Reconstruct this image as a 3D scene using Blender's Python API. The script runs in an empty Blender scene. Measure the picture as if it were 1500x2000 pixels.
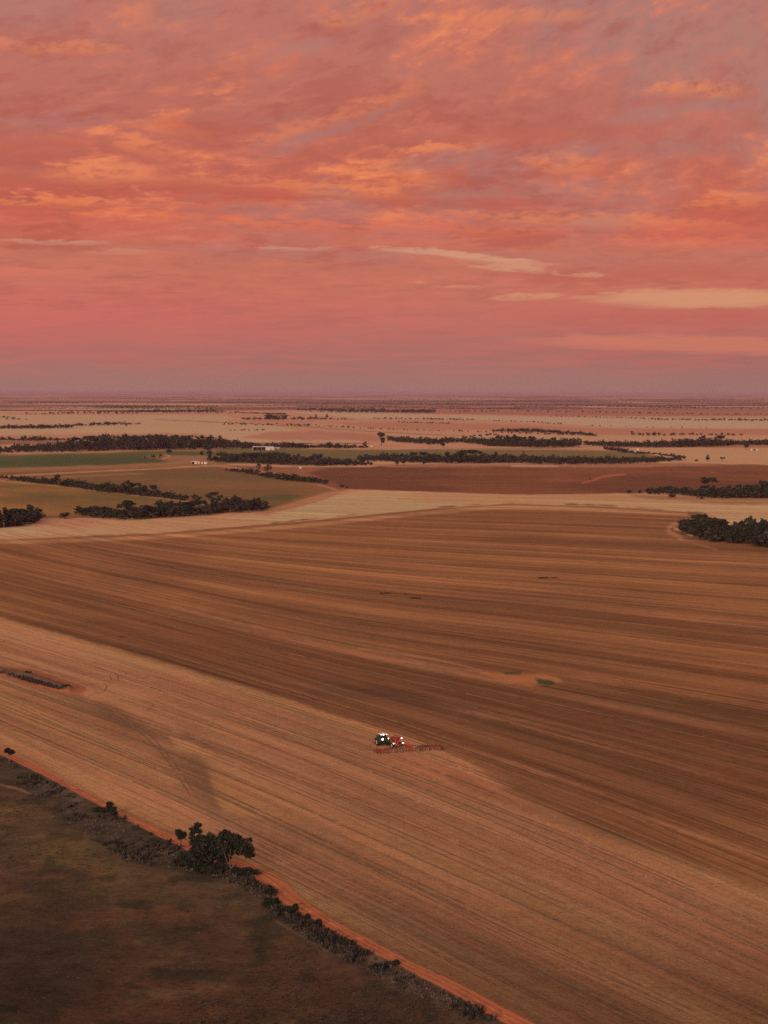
import bpy, math, random
import numpy as np
from mathutils import Matrix, Vector
rnd = random.Random(7)
rng = np.random.default_rng(11)
S = bpy.context.scene
COL = S.collection
R = math.radians

# ------------------------------------------------------------------ camera
F, CX, CY, HZ, CAMZ = 4044.0, 750.0, 1000.0, 767.5, 100.0      # focal length etc. in pixels of a 1500x2000 frame
cam = bpy.data.cameras.new('camera'); camo = bpy.data.objects.new('camera', cam); COL.objects.link(camo)
cam.sensor_fit = 'HORIZONTAL'; cam.sensor_width = 36.0; cam.lens = F / 1500.0 * 36.0
cam.clip_start = 1.0; cam.clip_end = 600000.0
PITCH = math.atan((CY - HZ) / F)
camM = Matrix.Rotation(R(90) - PITCH, 4, 'X') @ Matrix.Rotation(R(0.12), 4, 'Z')
camo.matrix_world = Matrix.Translation((0, 0, CAMZ)) @ camM
S.camera = camo
S.render.resolution_x = 768; S.render.resolution_y = 1024
RM = np.array([[camM[i][j] for j in range(3)] for i in range(3)])

# ------------------------------------------------------------------ tiny node language
class NT:
    def __init__(s, tree): s.t = tree; s.n = tree.nodes; s.l = tree.links
    def new(s, kind, **kw):
        n = s.n.new(kind)
        for k, v in kw.items(): setattr(n, k, v)
        return n
    def put(s, sock, v):
        if isinstance(v, E): s.l.new(v.o, sock)
        elif v is not None: sock.default_value = v
    def math(s, op, a, b=None, c=None, clamp=False):
        n = s.new('ShaderNodeMath', operation=op, use_clamp=clamp)
        s.put(n.inputs[0], a); s.put(n.inputs[1], b)
        if c is not None: s.put(n.inputs[2], c)
        return E(s, n.outputs[0])
    def mix(s, f, a, b, mode='MIX'):
        n = s.new('ShaderNodeMix', data_type='RGBA', blend_type=mode)
        s.put(n.inputs[0], f); s.put(n.inputs[6], a); s.put(n.inputs[7], b)
        return E(s, n.outputs[2])
    def xyz(s, x, y, z=0.0):
        n = s.new('ShaderNodeCombineXYZ'); s.put(n.inputs[0], x); s.put(n.inputs[1], y); s.put(n.inputs[2], z)
        return E(s, n.outputs[0])
    def noise(s, vec, scale=1.0, detail=3.0, rough=0.5, dist=0.0, color=False):
        n = s.new('ShaderNodeTexNoise', noise_dimensions='3D')
        s.put(n.inputs['Vector'], vec); n.inputs['Scale'].default_value = scale; n.inputs['Detail'].default_value = detail
        n.inputs['Roughness'].default_value = rough; n.inputs['Distortion'].default_value = dist
        return E(s, n.outputs[1 if color else 0])
    def ss(s, x, a, b):
        n = s.new('ShaderNodeMapRange', interpolation_type='SMOOTHSTEP'); s.put(n.inputs[0], x)
        n.inputs[1].default_value = a; n.inputs[2].default_value = b
        n.inputs[3].default_value = 0.0; n.inputs[4].default_value = 1.0
        return E(s, n.outputs[0])
    def ramp(s, f, stops):
        n = s.new('ShaderNodeValToRGB'); s.put(n.inputs[0], f); r = n.color_ramp
        while len(r.elements) < len(stops): r.elements.new(0.5)
        for e, (p, c) in zip(r.elements, stops): e.position = p; e.color = (*c, 1)
        return E(s, n.outputs[0])
class E:
    def __init__(s, t, o): s.t = t; s.o = o
    def __add__(a, b): return a.t.math('ADD', a, b)
    def __radd__(a, b): return a.t.math('ADD', b, a)
    def __sub__(a, b): return a.t.math('SUBTRACT', a, b)
    def __rsub__(a, b): return a.t.math('SUBTRACT', b, a)
    def __mul__(a, b): return a.t.math('MULTIPLY', a, b)
    def __rmul__(a, b): return a.t.math('MULTIPLY', b, a)
    def __truediv__(a, b): return a.t.math('DIVIDE', a, b)
    def f(a, op, b=None): return a.t.math(op, a, b)
    def cl(a): return a.t.math('ADD', a, 0.0, clamp=True)
def lin(c):
    out = []
    for v in c:
        v = v / 255.0; out.append(v / 12.92 if v <= 0.04045 else ((v + 0.055) / 1.055) ** 2.4)
    return tuple(out)

# ------------------------------------------------------------------ sky (world)
SUN_EL, SUN_AZ = R(11), R(200)
W = bpy.data.worlds.new('World'); S.world = W; W.use_nodes = True
nt = NT(W.node_tree); W.node_tree.nodes.clear()
tc = nt.new('ShaderNodeTexCoord'); sep = nt.new('ShaderNodeSeparateXYZ'); W.node_tree.links.new(tc.outputs['Generated'], sep.inputs[0])
dx, dy, dz = (E(nt, sep.outputs[i]) for i in range(3))
az = nt.math('ARCTAN2', dx, dy) * 57.29578
el = nt.math('ARCSINE', dz) * 57.29578
el = el.f('MAXIMUM', 0.0)
PX = 70.58                                   # pixels of the photograph per degree of sky
X = az * PX + 750.0                          # azimuth and elevation in handy units
Y = 767.5 - el * PX
# perspective of a flat cloud deck: long flat streaks low down, larger and slanted higher up
hi = nt.ss(el, 4.5, 12.0)
Ysl = Y + (X - 500.0) * hi * 0.22
elS = ((767.5 - Ysl) * (1 / PX)).f('MAXIMUM', -0.6)
ny = (elS + 1.6).f('LOGARITHM', 2.718) * 9.0
nx = X * (1 / 215.0)
P = nt.xyz(nx, ny, 3.7)
warp = nt.noise(nt.xyz(X * (1 / 330.0), ny * 0.35, 9.1), 1.0, 3, 0.55) - 0.5
P2 = nt.xyz(nx + warp * 0.9, ny + warp * 1.1, 3.7)
n1 = nt.noise(P2, 0.75, 7, 0.60)
n2 = nt.noise(nt.xyz(nx * 0.55 + 11.0, ny * 0.42 + warp * 0.8, 21.0), 0.8, 5, 0.60)
n3 = nt.noise(nt.xyz(nx * 1.5 + warp, ny * 1.8 + warp * 1.4, 5.0), 1.1, 7, 0.64)
fine = nt.noise(nt.xyz(nx * 2.6 + n1 * 1.2, ny * 2.3 + n1 * 1.6, 14.0), 1.6, 7, 0.68)
n4 = nt.noise(nt.xyz(X * (1 / 600.0), Y * (1 / 190.0), 33.0), 1.0, 3, 0.5)
stops = [(775, (154, 115, 109)), (735, (156, 112, 105)), (695, (164, 106, 99)), (655, (178, 106, 98)), (610, (194, 108, 94)),
         (560, (196, 111, 93)), (500, (194, 113, 94)), (455, (201, 103, 84)), (400, (197, 96, 76)), (330, (190, 101, 84)),
         (240, (186, 107, 92)), (130, (187, 113, 99)), (20, (183, 114, 103)), (-250, (184, 122, 111)), (-900, (214, 166, 150)), (-2400, (222, 188, 176))]
T0, T1 = 775.0, -2400.0
base = nt.ramp((Y - T0) * (1 / (T1 - T0)), [((y - T0) / (T1 - T0), lin(c)) for y, c in stops])
# reaches of each kind of cloud by height
act = nt.ss(Y, 690, 470) 
actH = nt.ss(Y, 520, 400) * (1.0 - nt.ss(Y, 240, -100) * 0.35)
lowm = nt.ss(Y, 740, 620)
col = base
# greyish veil (gaps between the lit clouds)
veil = nt.ss(n2 + (X - 750.0) * 0.00006, 0.47, 0.62) * nt.ss(Y, 560, 330)
col = nt.mix(veil * 0.8, col, (*lin((172, 122, 114)), 1))
# pink glow low on the left
pg = ((X - 60.0) * (1 / 420.0)); pg = pg * pg; pv = (Y - 625.0) * (1 / 60.0); pv = pv * pv
pink = ((pg + pv) * -1.0).f('EXPONENT')
col = nt.mix(pink * 0.36, col, (*lin((216, 96, 98)), 1))
# dark red undersides
mixn = n1 * 0.55 + n3 * 0.25 + fine * 0.20
dk = nt.ss(mixn, 0.49, 0.40) * act
col = nt.mix(dk * 0.46, col, (*lin((176, 86, 73)), 1))
# warm lit ribs
lit = nt.ss(mixn, 0.505, 0.60)
col = nt.mix(lit * actH * 0.52, col, (*lin((226, 124, 90)), 1))
lit2 = nt.ss(n3 * 0.6 + fine * 0.4, 0.50, 0.60) * nt.ss(Y, 700, 540)
col = nt.mix(lit2 * 0.26, col, (*lin((224, 124, 98)), 1))
dk2 = nt.ss(n3 * 0.5 + fine * 0.5, 0.49, 0.42) * nt.ss(Y, 720, 600)
col = nt.mix(dk2 * 0.20, col, (*lin((160, 90, 82)), 1))
# low faint mauve striping
st = nt.ss(n3, 0.42, 0.62) * nt.ss(Y, 760, 700) * nt.ss(Y, 560, 640)
col = nt.mix(st * 0.35, col, (*lin((205, 104, 92)), 1))
hot = nt.ss(n1 * 0.5 + n3 * 0.2 + fine * 0.30, 0.555, 0.63) * actH
col = nt.mix(hot * 0.62, col, (*lin((244, 148, 94)), 1))
wY = (n3 - 0.5) * 50.0 + (n1 - 0.5) * 40.0 + (fine - 0.5) * 46.0
wX = (n1 - 0.5) * 300.0 + (fine - 0.5) * 160.0
rag = nt.ss(fine, 0.36, 0.58)
def patch(cx, cy, rx, ry, slope, c, k, soft=0.5, wy=1.0, wx=1.0, rg=0.75):
    global col
    a = (X + wX * wx - cx) * (1 / rx); b = (Y + wY * wy - cy - (X - cx) * slope) * (1 / ry)
    m = nt.ss(a * a + b * b, 1.0 + soft, max(0.0, 1.0 - soft))
    col = nt.mix(m * (rag * rg + (1.0 - rg)) * k, col, (*lin(c), 1))
# orange masses
O = (238, 138, 88); OO = (242, 142, 88)
for cx, cy, rx, ry, sl, c, k in [
    (220, 345, 110, 26, 0.06, OO, 0.75), (90, 400, 300, 9, 0.02, O, 0.7), (300, 300, 60, 16, 0.2, O, 0.6), (340, 262, 70, 14, 0.1, O, 0.5),
    (760, 350, 90, 30, -0.05, OO, 0.6), (640, 375, 200, 13, 0.06, O, 0.55), (850, 297, 80, 10, 0.0, OO, 0.7), (640, 240, 170, 17, -0.35, O, 0.45),
    (1090, 325, 80, 20, 0.15, O, 0.6), (1340, 190, 90, 13, 0.0, O, 0.65), (960, 55, 150, 15, -0.05, O, 0.5), (110, 112, 130, 12, 0.0, O, 0.5),
    (270, 60, 50, 25, 0.0, O, 0.35), (1150, 435, 240, 12, 0.05, O, 0.5), (560, 440, 420, 10, 0.03, (232, 112, 72), 0.6), (1420, 400, 90, 12, -0.1, O, 0.5),
    (1370, 475, 170, 14, 0.06, (228, 112, 84), 0.5), (700, 40, 90, 18, -0.3, O, 0.4), (50, 540, 90, 10, 0.0, (226, 122, 96), 0.5)]:
    patch(cx, cy, rx, ry, sl, c, k * 0.9, 0.95)
# deep red
for cx, cy, rx, ry, sl, k in [(110, 310, 190, 18, 0.0, .6), (120, 375, 250, 12, 0.0, .55), (420, 262, 90, 15, 0.0, .55), (1090, 270, 150, 22, 0.0, .4),
                              (700, 392, 500, 9, 0.03, .5), (1250, 540, 260, 15, 0.0, .4), (1320, 625, 260, 20, 0.0, .4), (500, 150, 160, 14, -0.1, .3)]:
    patch(cx, cy, rx, ry, sl, (180, 82, 70), k * 0.8, 0.95)
# blue grey openings
for cx, cy, rx, ry, sl, k in [(640, 265, 110, 14, -0.40, .5), (570, 120, 60, 16, -0.3, .5), (1330, 225, 140, 15, -0.15, .55), (870, 320, 80, 18, -0.2, .45),
                              (1150, 440, 80, 10, 0.0, .4), (1250, 300, 260, 18, 0.0, .35), (20, 40, 110, 40, 0.0, .45), (100, 250, 130, 20, 0.0, .35), (750, 500, 500, 10, 0.02, .3)]:
    patch(cx, cy, rx, ry, sl, (162, 122, 120), k, 0.95)
# cream clear gaps low down
CR = (212, 154, 122); CR2 = (212, 148, 112)
for cx, cy, rx, ry, sl, c, k in [(890, 501, 175, 6.5, 0.09, CR, .85), (960, 512, 60, 6, 0.05, CR, .5), (1000, 524, 62, 7, 0.02, CR, .7), (1380, 585, 215, 16, 0.0, CR2, .95), (1020, 580, 75, 7, 0.0, CR2, .8),
                                 (80, 477, 130, 4, 0.02, (205, 150, 128), .55), (560, 487, 70, 3.5, 0.0, (205, 150, 128), .5), (1120, 536, 60, 4, 0.05, CR, .6), (880, 559, 50, 3, 0.0, CR2, .6),
                                 (1350, 673, 330, 15, 0.03, (206, 122, 98), .75), (240, 498, 70, 6, 0.0, (210, 138, 112), .5)]:
    patch(cx, cy, rx, ry, sl, c, k, 0.75, 0.42, 0.8, 0.45 if rx < 200 else 0.08)
# gentle unevenness so nothing is flat
col = nt.mix(nt.ss(n4, 0.3, 0.7) * 0.16, col, (*lin((196, 128, 112)), 1))
sky = nt.new('ShaderNodeTexSky', sky_type='NISHITA', sun_disc=False, sun_elevation=SUN_EL, sun_rotation=SUN_AZ)
bg1 = nt.new('ShaderNodeBackground'); bg1.inputs[1].default_value = 1.0; nt.put(bg1.inputs[0], col)
bg2 = nt.new('ShaderNodeBackground'); bg2.inputs[1].default_value = 0.12
W.node_tree.links.new(sky.outputs[0], bg2.inputs[0])
open_ = nt.ss(el, 14.0, 40.0) * 0.55                  # higher up the deck thins and the clear evening sky shows through
ms = nt.new('ShaderNodeMixShader'); nt.put(ms.inputs[0], open_)
W.node_tree.links.new(bg1.outputs[0], ms.inputs[1]); W.node_tree.links.new(bg2.outputs[0], ms.inputs[2])
wo = nt.new('ShaderNodeOutputWorld'); W.node_tree.links.new(ms.outputs[0], wo.inputs[0])
W.cycles.sampling_method = 'MANUAL'; W.cycles.sample_map_resolution = 1024

sl = bpy.data.lights.new('afterglow_sun', 'SUN'); sl.energy = 2.4; sl.angle = R(25); sl.color = (1.0, 0.72, 0.52)
so = bpy.data.objects.new('afterglow_sun', sl); COL.objects.link(so)
sd = Vector((math.sin(SUN_AZ) * math.cos(SUN_EL), math.cos(SUN_AZ) * math.cos(SUN_EL), math.sin(SUN_EL)))
so.rotation_euler = sd.to_track_quat('Z', 'Y').to_euler(); so.location = (0, -200, 300)

vs = S.view_settings; vs.view_transform = 'Standard'; vs.look = 'None'; vs.gamma = 1.0; vs.use_curve_mapping = False; vs.exposure = 0.0
S.cycles.max_bounces = 4; S.cycles.diffuse_bounces = 2; S.cycles.volume_bounces = 0; S.cycles.transparent_max_bounces = 8
S.cycles.sample_clamp_indirect = 4.0; S.cycles.use_denoising = False

# ------------------------------------------------------------------ numpy noise and ground relief
_perm = rng.permutation(4096); _g = rng.random(4096)
def _h(ix, iy, s): return _g[(_perm[(ix + s * 131) & 4095] + iy) & 4095]
def vnoise(x, y, s=0):
    ix = np.floor(x).astype(np.int64); iy = np.floor(y).astype(np.int64); fx = x - ix; fy = y - iy
    fx = fx * fx * fx * (fx * (fx * 6 - 15) + 10); fy = fy * fy * fy * (fy * (fy * 6 - 15) + 10)
    a = _h(ix, iy, s); b = _h(ix + 1, iy, s); c = _h(ix, iy + 1, s); d = _h(ix + 1, iy + 1, s)
    return (a + (b - a) * fx) * (1 - fy) + (c + (d - c) * fx) * fy
def fbm(x, y, s=0, o=4, r=0.5):
    t = 0; a = 1; n = 0
    for k in range(o): t = t + a * vnoise(x * 2 ** k + 17.3 * k, y * 2 ** k - 9.1 * k, s + k); n += a; a *= r
    return t / n
def sstep(x, a, b): t = np.clip((x - a) / (b - a), 0, 1); return t * t * (3 - 2 * t)
def relief(x, y):
    d = np.hypot(x, y)
    amp = 0.5 + 2.5 * sstep(d, 900, 4000) + 10 * sstep(d, 5000, 30000) + 34 * sstep(d, 30000, 100000)
    near = fbm(x / 260, y / 260, 40, 3); mid = fbm(x / 1500, y / 1500, 44, 3); far = fbm(x / 5200 + 3, y / 5200, 48, 3)
    w = sstep(d, 900, 5000); w2 = sstep(d, 8000, 40000)
    return amp * (near * (1 - w) + w * (mid * (1 - w2) + far * w2))
def px2w(px, py):                                   # pixel of the photograph -> point on the level ground
    px = np.asarray(px, float); py = np.asarray(py, float)
    v = np.stack([px - CX, CY - py, np.full(np.broadcast(px, py).shape, -F)], -1) @ RM.T
    t = CAMZ / np.maximum(-v[..., 2], 1e-6)
    return v[..., 0] * t, v[..., 1] * t
def at(px, py):
    x, y = px2w(px, py); x = float(x); y = float(y)
    return Vector((x, y, float(relief(np.array([x]), np.array([y]))[0])))
def ppm(py): return (py - HZ) / CAMZ                # photo pixels per metre at that row

# ------------------------------------------------------------------ helpers
def tag(o, label=None, cat=None, group=None, kind=None):
    if label: o['label'] = label
    if cat: o['category'] = cat
    if group: o['group'] = group
    if kind: o['kind'] = kind
    return o
def mesh_np(name, V, Fq, mats, parent=None, midx=None):
    """V (n,3), Fq (m,3|4) arrays"""
    me = bpy.data.meshes.new(name); V = np.asarray(V, np.float32); Fq = np.asarray(Fq, np.int32); k = Fq.shape[1]
    me.vertices.add(len(V)); me.vertices.foreach_set('co', V.ravel())
    me.loops.add(Fq.size); me.loops.foreach_set('vertex_index', Fq.ravel())
    me.polygons.add(len(Fq)); me.polygons.foreach_set('loop_start', np.arange(0, Fq.size, k, dtype=np.int32))
    me.polygons.foreach_set('loop_total', np.full(len(Fq), k, np.int32))
    if midx is not None: me.polygons.foreach_set('material_index', np.asarray(midx, np.int32))
    me.update(calc_edges=True)
    for m in (mats if isinstance(mats, (list, tuple)) else [mats]): me.materials.append(m)
    o = bpy.data.objects.new(name, me); COL.objects.link(o)
    if parent: o.parent = parent
    return o
class MB:
    """collects boxes, tubes, prisms; builds one mesh object"""
    def __init__(s): s.v = []; s.f = []; s.m = []
    def add(s, vs_, fs, m=0):
        b = len(s.v); s.v += [tuple(v) for v in vs_]; s.f += [tuple(i + b for i in f) for f in fs]; s.m += [m] * len(fs); return s
    def box(s, c, d, m=0, rz=0, ry=0):
        M = Matrix.Translation(c) @ Matrix.Rotation(rz, 4, 'Z') @ Matrix.Rotation(ry, 4, 'Y')
        P_ = [M @ Vector((x * d[0] / 2, y * d[1] / 2, z * d[2] / 2)) for x in (-1, 1) for y in (-1, 1) for z in (-1, 1)]
        return s.add(P_, [(0, 1, 3, 2), (4, 6, 7, 5), (0, 4, 5, 1), (2, 3, 7, 6), (0, 2, 6, 4), (1, 5, 7, 3)], m)
    def tube(s, pts, r, n=8, m=0, r1=None, cap=True):
        pts = [Vector(p) for p in pts]; k = len(pts); rings = []
        for i, p in enumerate(pts):
            d = (pts[min(i + 1, k - 1)] - pts[max(i - 1, 0)]).normalized()
            a = d.orthogonal().normalized(); b = d.cross(a)
            rr = r if r1 is None else r + (r1 - r) * i / (k - 1)
            rings.append([p + (a * math.cos(t * 2 * math.pi / n) + b * math.sin(t * 2 * math.pi / n)) * rr for t in range(n)])
        vs_ = [q for g in rings for q in g]; fs = []
        for i in range(k - 1):
            for t in range(n): fs.append((i * n + t, i * n + (t + 1) % n, (i + 1) * n + (t + 1) % n, (i + 1) * n + t))
        if cap: fs.append(tuple(range(n))[::-1]); fs.append(tuple((k - 1) * n + t for t in range(n)))
        return s.add(vs_, fs, m)
    def wheel(s, c, r, w, n=24, m=0, lug=True):
        """tyre, axis along y, rounded shoulders and lugs"""
        prof = [(-w / 2, r * 0.62), (-w / 2, r * 0.88), (-w * 0.36, r), (w * 0.36, r), (w / 2, r * 0.88), (w / 2, r * 0.62)]
        vs_ = []; fs = []
        for i in range(n):
            a = 2 * math.pi * i / n; k = 1.0 + (0.025 if (lug and i % 2) else 0)
            for (y, q) in prof: vs_.append((c[0] + math.cos(a) * q * k, c[1] + y, c[2] + math.sin(a) * q * k))
        m_ = len(prof)
        for i in range(n):
            for j in range(m_ - 1):
                fs.append((i * m_ + j, i * m_ + j + 1, ((i + 1) % n) * m_ + j + 1, ((i + 1) % n) * m_ + j))
        return s.add(vs_, fs, m)
    def build(s, name, mats, parent=None, loc=None):
        me = bpy.data.meshes.new(name); me.from_pydata(s.v, [], s.f)
        for q in (mats if isinstance(mats, (list, tuple)) else [mats]): me.materials.append(q)
        me.polygons.foreach_set('material_index', s.m); me.update()
        o = bpy.data.objects.new(name, me); COL.objects.link(o)
        if parent: o.parent = parent
        if loc is not None: o.location = loc
        return o
def empty(name, loc, rz=0.0):
    o = bpy.data.objects.new(name, None); COL.objects.link(o); o.location = loc; o.rotation_euler = (0, 0, rz); o.empty_display_size = 0.5
    return o
def mat(name, c, rough=0.8, var=0.15, scale=3.0, metal=0.0, emit=None, es=0.0):
    m = bpy.data.materials.new(name); m.use_nodes = True; t = NT(m.node_tree); b = m.node_tree.nodes['Principled BSDF']
    g = t.new('ShaderNodeTexCoord'); n = t.noise(E(t, g.outputs['Object']), scale, 4, 0.6)
    lo = tuple(v * (1 - var) for v in c); hi_ = tuple(min(1, v * (1 + var)) for v in c)
    t.put(b.inputs['Base Color'], t.mix(t.ss(n, 0.3, 0.7), (*lo, 1), (*hi_, 1)))
    b.inputs['Roughness'].default_value = rough; b.inputs['Metallic'].default_value = metal
    b.inputs['Specular IOR Level'].default_value = 0.25
    if emit: b.inputs['Emission Color'].default_value = (*emit, 1); b.inputs['Emission Strength'].default_value = es
    return m

# ------------------------------------------------------------------ land cover
LUM = np.array([0.545, 0.368, 0.372])               # light on level ground: display colour -> base colour
def disp(c): return np.array(lin(c)) / LUM
def sd_poly(px, py, pts):
    """signed distance (pixels, negative inside)"""
    pts = np.array(pts, float); n = len(pts); d = np.full(px.shape, 1e12); inside = np.zeros(px.shape, bool)
    for i in range(n):
        a = pts[i]; b = pts[(i + 1) % n]; e = b - a; wx = px - a[0]; wy = py - a[1]
        t = np.clip((wx * e[0] + wy * e[1]) / (e @ e + 1e-9), 0, 1)
        d = np.minimum(d, (wx - e[0] * t) ** 2 + (wy - e[1] * t) ** 2)
        if a[1] != b[1]:
            c = ((a[1] > py) != (b[1] > py)) & (px < (b[0] - a[0]) * (py - a[1]) / (b[1] - a[1]) + a[0]); inside ^= c
    return np.where(inside, -1, 1) * np.sqrt(d)
def smoothpts(pts, closed=False, k=4):
    P_ = [np.array(p, float) for p in pts]; out = []; n = len(P_)
    for i in range(n - 1):
        p0 = P_[max(i - 1, 0)]; p1 = P_[i]; p2 = P_[i + 1]; p3 = P_[min(i + 2, n - 1)]
        for j in range(k):
            t = j / k; out.append(0.5 * ((2 * p1) + (-p0 + p2) * t + (2 * p0 - 5 * p1 + 4 * p2 - p3) * t * t + (-p0 + 3 * p1 - 3 * p2 + p3) * t ** 3))
    out.append(P_[-1]); return [tuple(p) for p in out]
def sd_line(px, py, pts):
    pts = np.array(pts, float); d = np.full(px.shape, 1e12)
    for i in range(len(pts) - 1):
        a = pts[i]; b = pts[i + 1]; e = b - a; wx = px - a[0]; wy = py - a[1]
        t = np.clip((wx * e[0] + wy * e[1]) / (e @ e + 1e-9), 0, 1)
        d = np.minimum(d, (wx - e[0] * t) ** 2 + (wy - e[1] * t) ** 2)
    return np.sqrt(d)

rows = [770.9 + 0.35 * i for i in range(0, 10)]
while rows[-1] < 900: rows.append(rows[-1] + (0.6 if rows[-1] < 790 else 1.0))
while rows[-1] < 1060: rows.append(rows[-1] + 1.4)
while rows[-1] < 1460: rows.append(rows[-1] + 2.2)
while rows[-1] < 2040: rows.append(rows[-1] + 3.0)
while rows[-1] < 3300: rows.append(rows[-1] + 22)
cols = np.concatenate([np.arange(-2600, -120, 62.0), np.arange(-120, 1621, 3.2), np.arange(1660, 4200, 62.0)])
rows = np.array(rows); GX, GY = np.meshgrid(cols, rows); nR, nC = GX.shape
gx = GX.ravel(); gy = GY.ravel()
# the grid is laid on constant rows of distance (a sector of ground); roll is left to the camera
wxx = (gx - CX) / (gy - HZ) * CAMZ; wyy = F / (gy - HZ) * CAMZ / math.cos(PITCH) ** 0
# pixel coordinates (with pitch and roll) of every ground vertex
def w2px(x, y, z=0.0):
    v = np.stack([x, y, z - CAMZ + 0 * x], -1) @ RM
    return CX - F * v[..., 0] / v[..., 2], CY + F * v[..., 1] / v[..., 2]
wx0, wy0 = wxx, wyy
px, py = w2px(wx0, wy0)
dist = np.hypot(wx0, wy0)

# row guides of the big paddock, far to near (pixel curves of real sowing rows)
guides = [[(-400, 890), (0, 985), (300, 1042), (700, 1078), (1100, 1102), (1500, 1128), (2200, 1165)],
          [(-400, 985), (0, 1090), (330, 1165), (640, 1235), (1000, 1295), (1500, 1380), (2200, 1500)],
          [(-400, 1095), (0, 1205), (360, 1305), (724, 1418), (868, 1468), (1200, 1592), (1500, 1715), (2200, 2010)],
          [(-400, 1190), (0, 1335), (300, 1440), (600, 1560), (1000, 1730), (1500, 1955), (2200, 2280)],
          [(-400, 1270), (0, 1470), (340, 1640), (640, 1797), (1030, 2000), (1500, 2240), (2200, 2600)]]
GV = [0.0, 203.0, 301.0, 367.0, 417.0]
gyv = [np.interp(px, [p[0] for p in smoothpts(g)], [p[1] for p in smoothpts(g)]) for g in guides]
inv = lambda y: 1.0 / np.maximum(y - HZ, 2.0)       # distance runs with 1/(y-horizon)
ii = inv(py); V = np.zeros_like(px)
for i in range(4):
    a = inv(gyv[i]); b = inv(gyv[i + 1]); t = (ii - a) / (b - a)
    m = (t >= 0) if i == 0 else (t >= 0)
    if i == 0: V = GV[0] + t * (GV[1] - GV[0])
    V = np.where(t > 0, GV[i] + t * (GV[i + 1] - GV[i]), V)
U = wx0 * -0.41 + wy0 * 0.91
Vm = V

C = np.zeros((px.size, 3)); DET = np.zeros((px.size, 3))      # base colour; row lines / speckle / clumps
FID = np.zeros(px.size, np.int32)
def warpf(sc, amp, s): return (fbm(wx0 / sc, wy0 / sc, s, 3) - 0.5) * 2 * amp
JIT = (fbm(px / 23.0, py / 7.0, 77, 3) - 0.5) * 2                # ragged outlines
FNAMES = []; 
def paint(pts, c, soft=1.0, k=1.0, jit=1.0, fid=None, det=None, var=0.0, vs_=60.0, mixc=None, s=0):
    sd_ = sd_poly(px, py, pts) + JIT * jit
    m = sstep(sd_, soft, -soft) * k
    cc = disp(c)[None, :] * np.ones((px.size, 1))
    if mixc is not None:
        n = sstep(fbm(wx0 / vs_, wy0 / (vs_ * 1.6), 90 + s, 4), 0.38, 0.62)[:, None]; cc = cc * (1 - n) + disp(mixc)[None, :] * n
    if var: cc = cc * (1 + var * (fbm(wx0 / vs_, wy0 / vs_, 60 + s, 4) - 0.5) * 2)[:, None]
    C[:] = C * (1 - m[:, None]) + cc * m[:, None]
    if det is not None: DET[:] = DET * (1 - m[:, None]) + np.array(det)[None, :] * m[:, None]
    if fid is not None: FID[sd_ < 0] = fid
    return m
def stroke(pts, c, w, k=1.0, jit=0.0, smooth=True, frag=0.0, s=0):
    d = sd_line(px, py, smoothpts(pts) if smooth else pts) + JIT * jit
    m = sstep(d, w, w * 0.25) * k
    if frag: m = m * sstep(fbm(px / 40, py / 12, 300 + s, 3), 0.5 - frag * 0.2, 0.5 + (1 - frag) * 0.3)
    C[:] = C * (1 - m[:, None]) + disp(c)[None, :] * m[:, None]

# -- the plain beyond: paddocks a kilometre or two across, in a rotated lattice
ang = R(14); qx = wx0 * math.cos(ang) + wy0 * math.sin(ang); qy = -wx0 * math.sin(ang) + wy0 * math.cos(ang)
qx = qx + warpf(4000, 260, 5); qy = qy + warpf(5000, 300, 6)
cy_ = np.floor(qy / 1000.0).astype(np.int64); off = _g[(cy_ * 37) & 4095] * 3000
cw = 1500 + 1800 * _g[(cy_ * 91 + 5) & 4095]; cx_ = np.floor((qx + off) / cw).astype(np.int64)
hsh = _g[(_perm[cx_ & 4095] + cy_ * 13) & 4095]; h2 = _g[(_perm[(cx_ + 77) & 4095] + cy_ * 29) & 4095]
pal = np.array([disp(c) for c in [(186, 124, 98), (190, 130, 98), (170, 108, 86), (146, 84, 70), (180, 118, 90), (136, 76, 62), (112, 70, 60), (188, 126, 96)]])
C[:] = pal[(hsh * 7.99).astype(int)] * (0.92 + 0.16 * h2)[:, None]
bush = sstep(fbm(wx0 / 1500, wy0 / 4200, 15, 5), 0.49, 0.56) * sstep(dist, 8000, 15000)
C[:] = C * (1 - 0.72 * bush[:, None]) + disp((78, 52, 50))[None, :] * 0.72 * bush[:, None]
DET[:] = (0.25, 0.4, 0.5); FNAMES.append('plain')
def F_(name): FNAMES.append(name); return len(FNAMES) - 1
TAN = (186, 128, 98); PALE = (200, 136, 110); RUST = (140, 80, 62); BRN = (130, 84, 62)
L_, R_ = -900, 2600
d0 = (0.3, 0.4, 0.4)
f1 = F_('far_stubble_field'); f2 = F_('fallow_field'); f3 = F_('crop_field'); f4 = F_('ploughed_field'); f5 = F_('pale_headland')
f6 = F_('sown_field'); f7 = F_('stubble_field'); f8 = F_('dirt_track'); f9 = F_('verge'); f10 = F_('pasture'); f11 = F_('farm_track')
paint([(L_, 812), (430, 812), (720, 850), (760, 866), (520, 866), (300, 862), (L_, 862)], (188, 132, 102), 1.2, 1, 1, f1, d0, 0.06, 900)
paint([(440, 803), (640, 800), (1000, 806), (R_, 816), (R_, 878), (760, 872), (600, 845), (430, 812)], (180, 118, 92), 1.2, 1, 1, f2, d0, 0.06, 900, s=1)
paint([(680, 795), (1000, 799), (R_, 806), (R_, 816), (1080, 813), (800, 808)], (150, 88, 72), 1.0, .9, .6, f2, d0)
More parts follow.
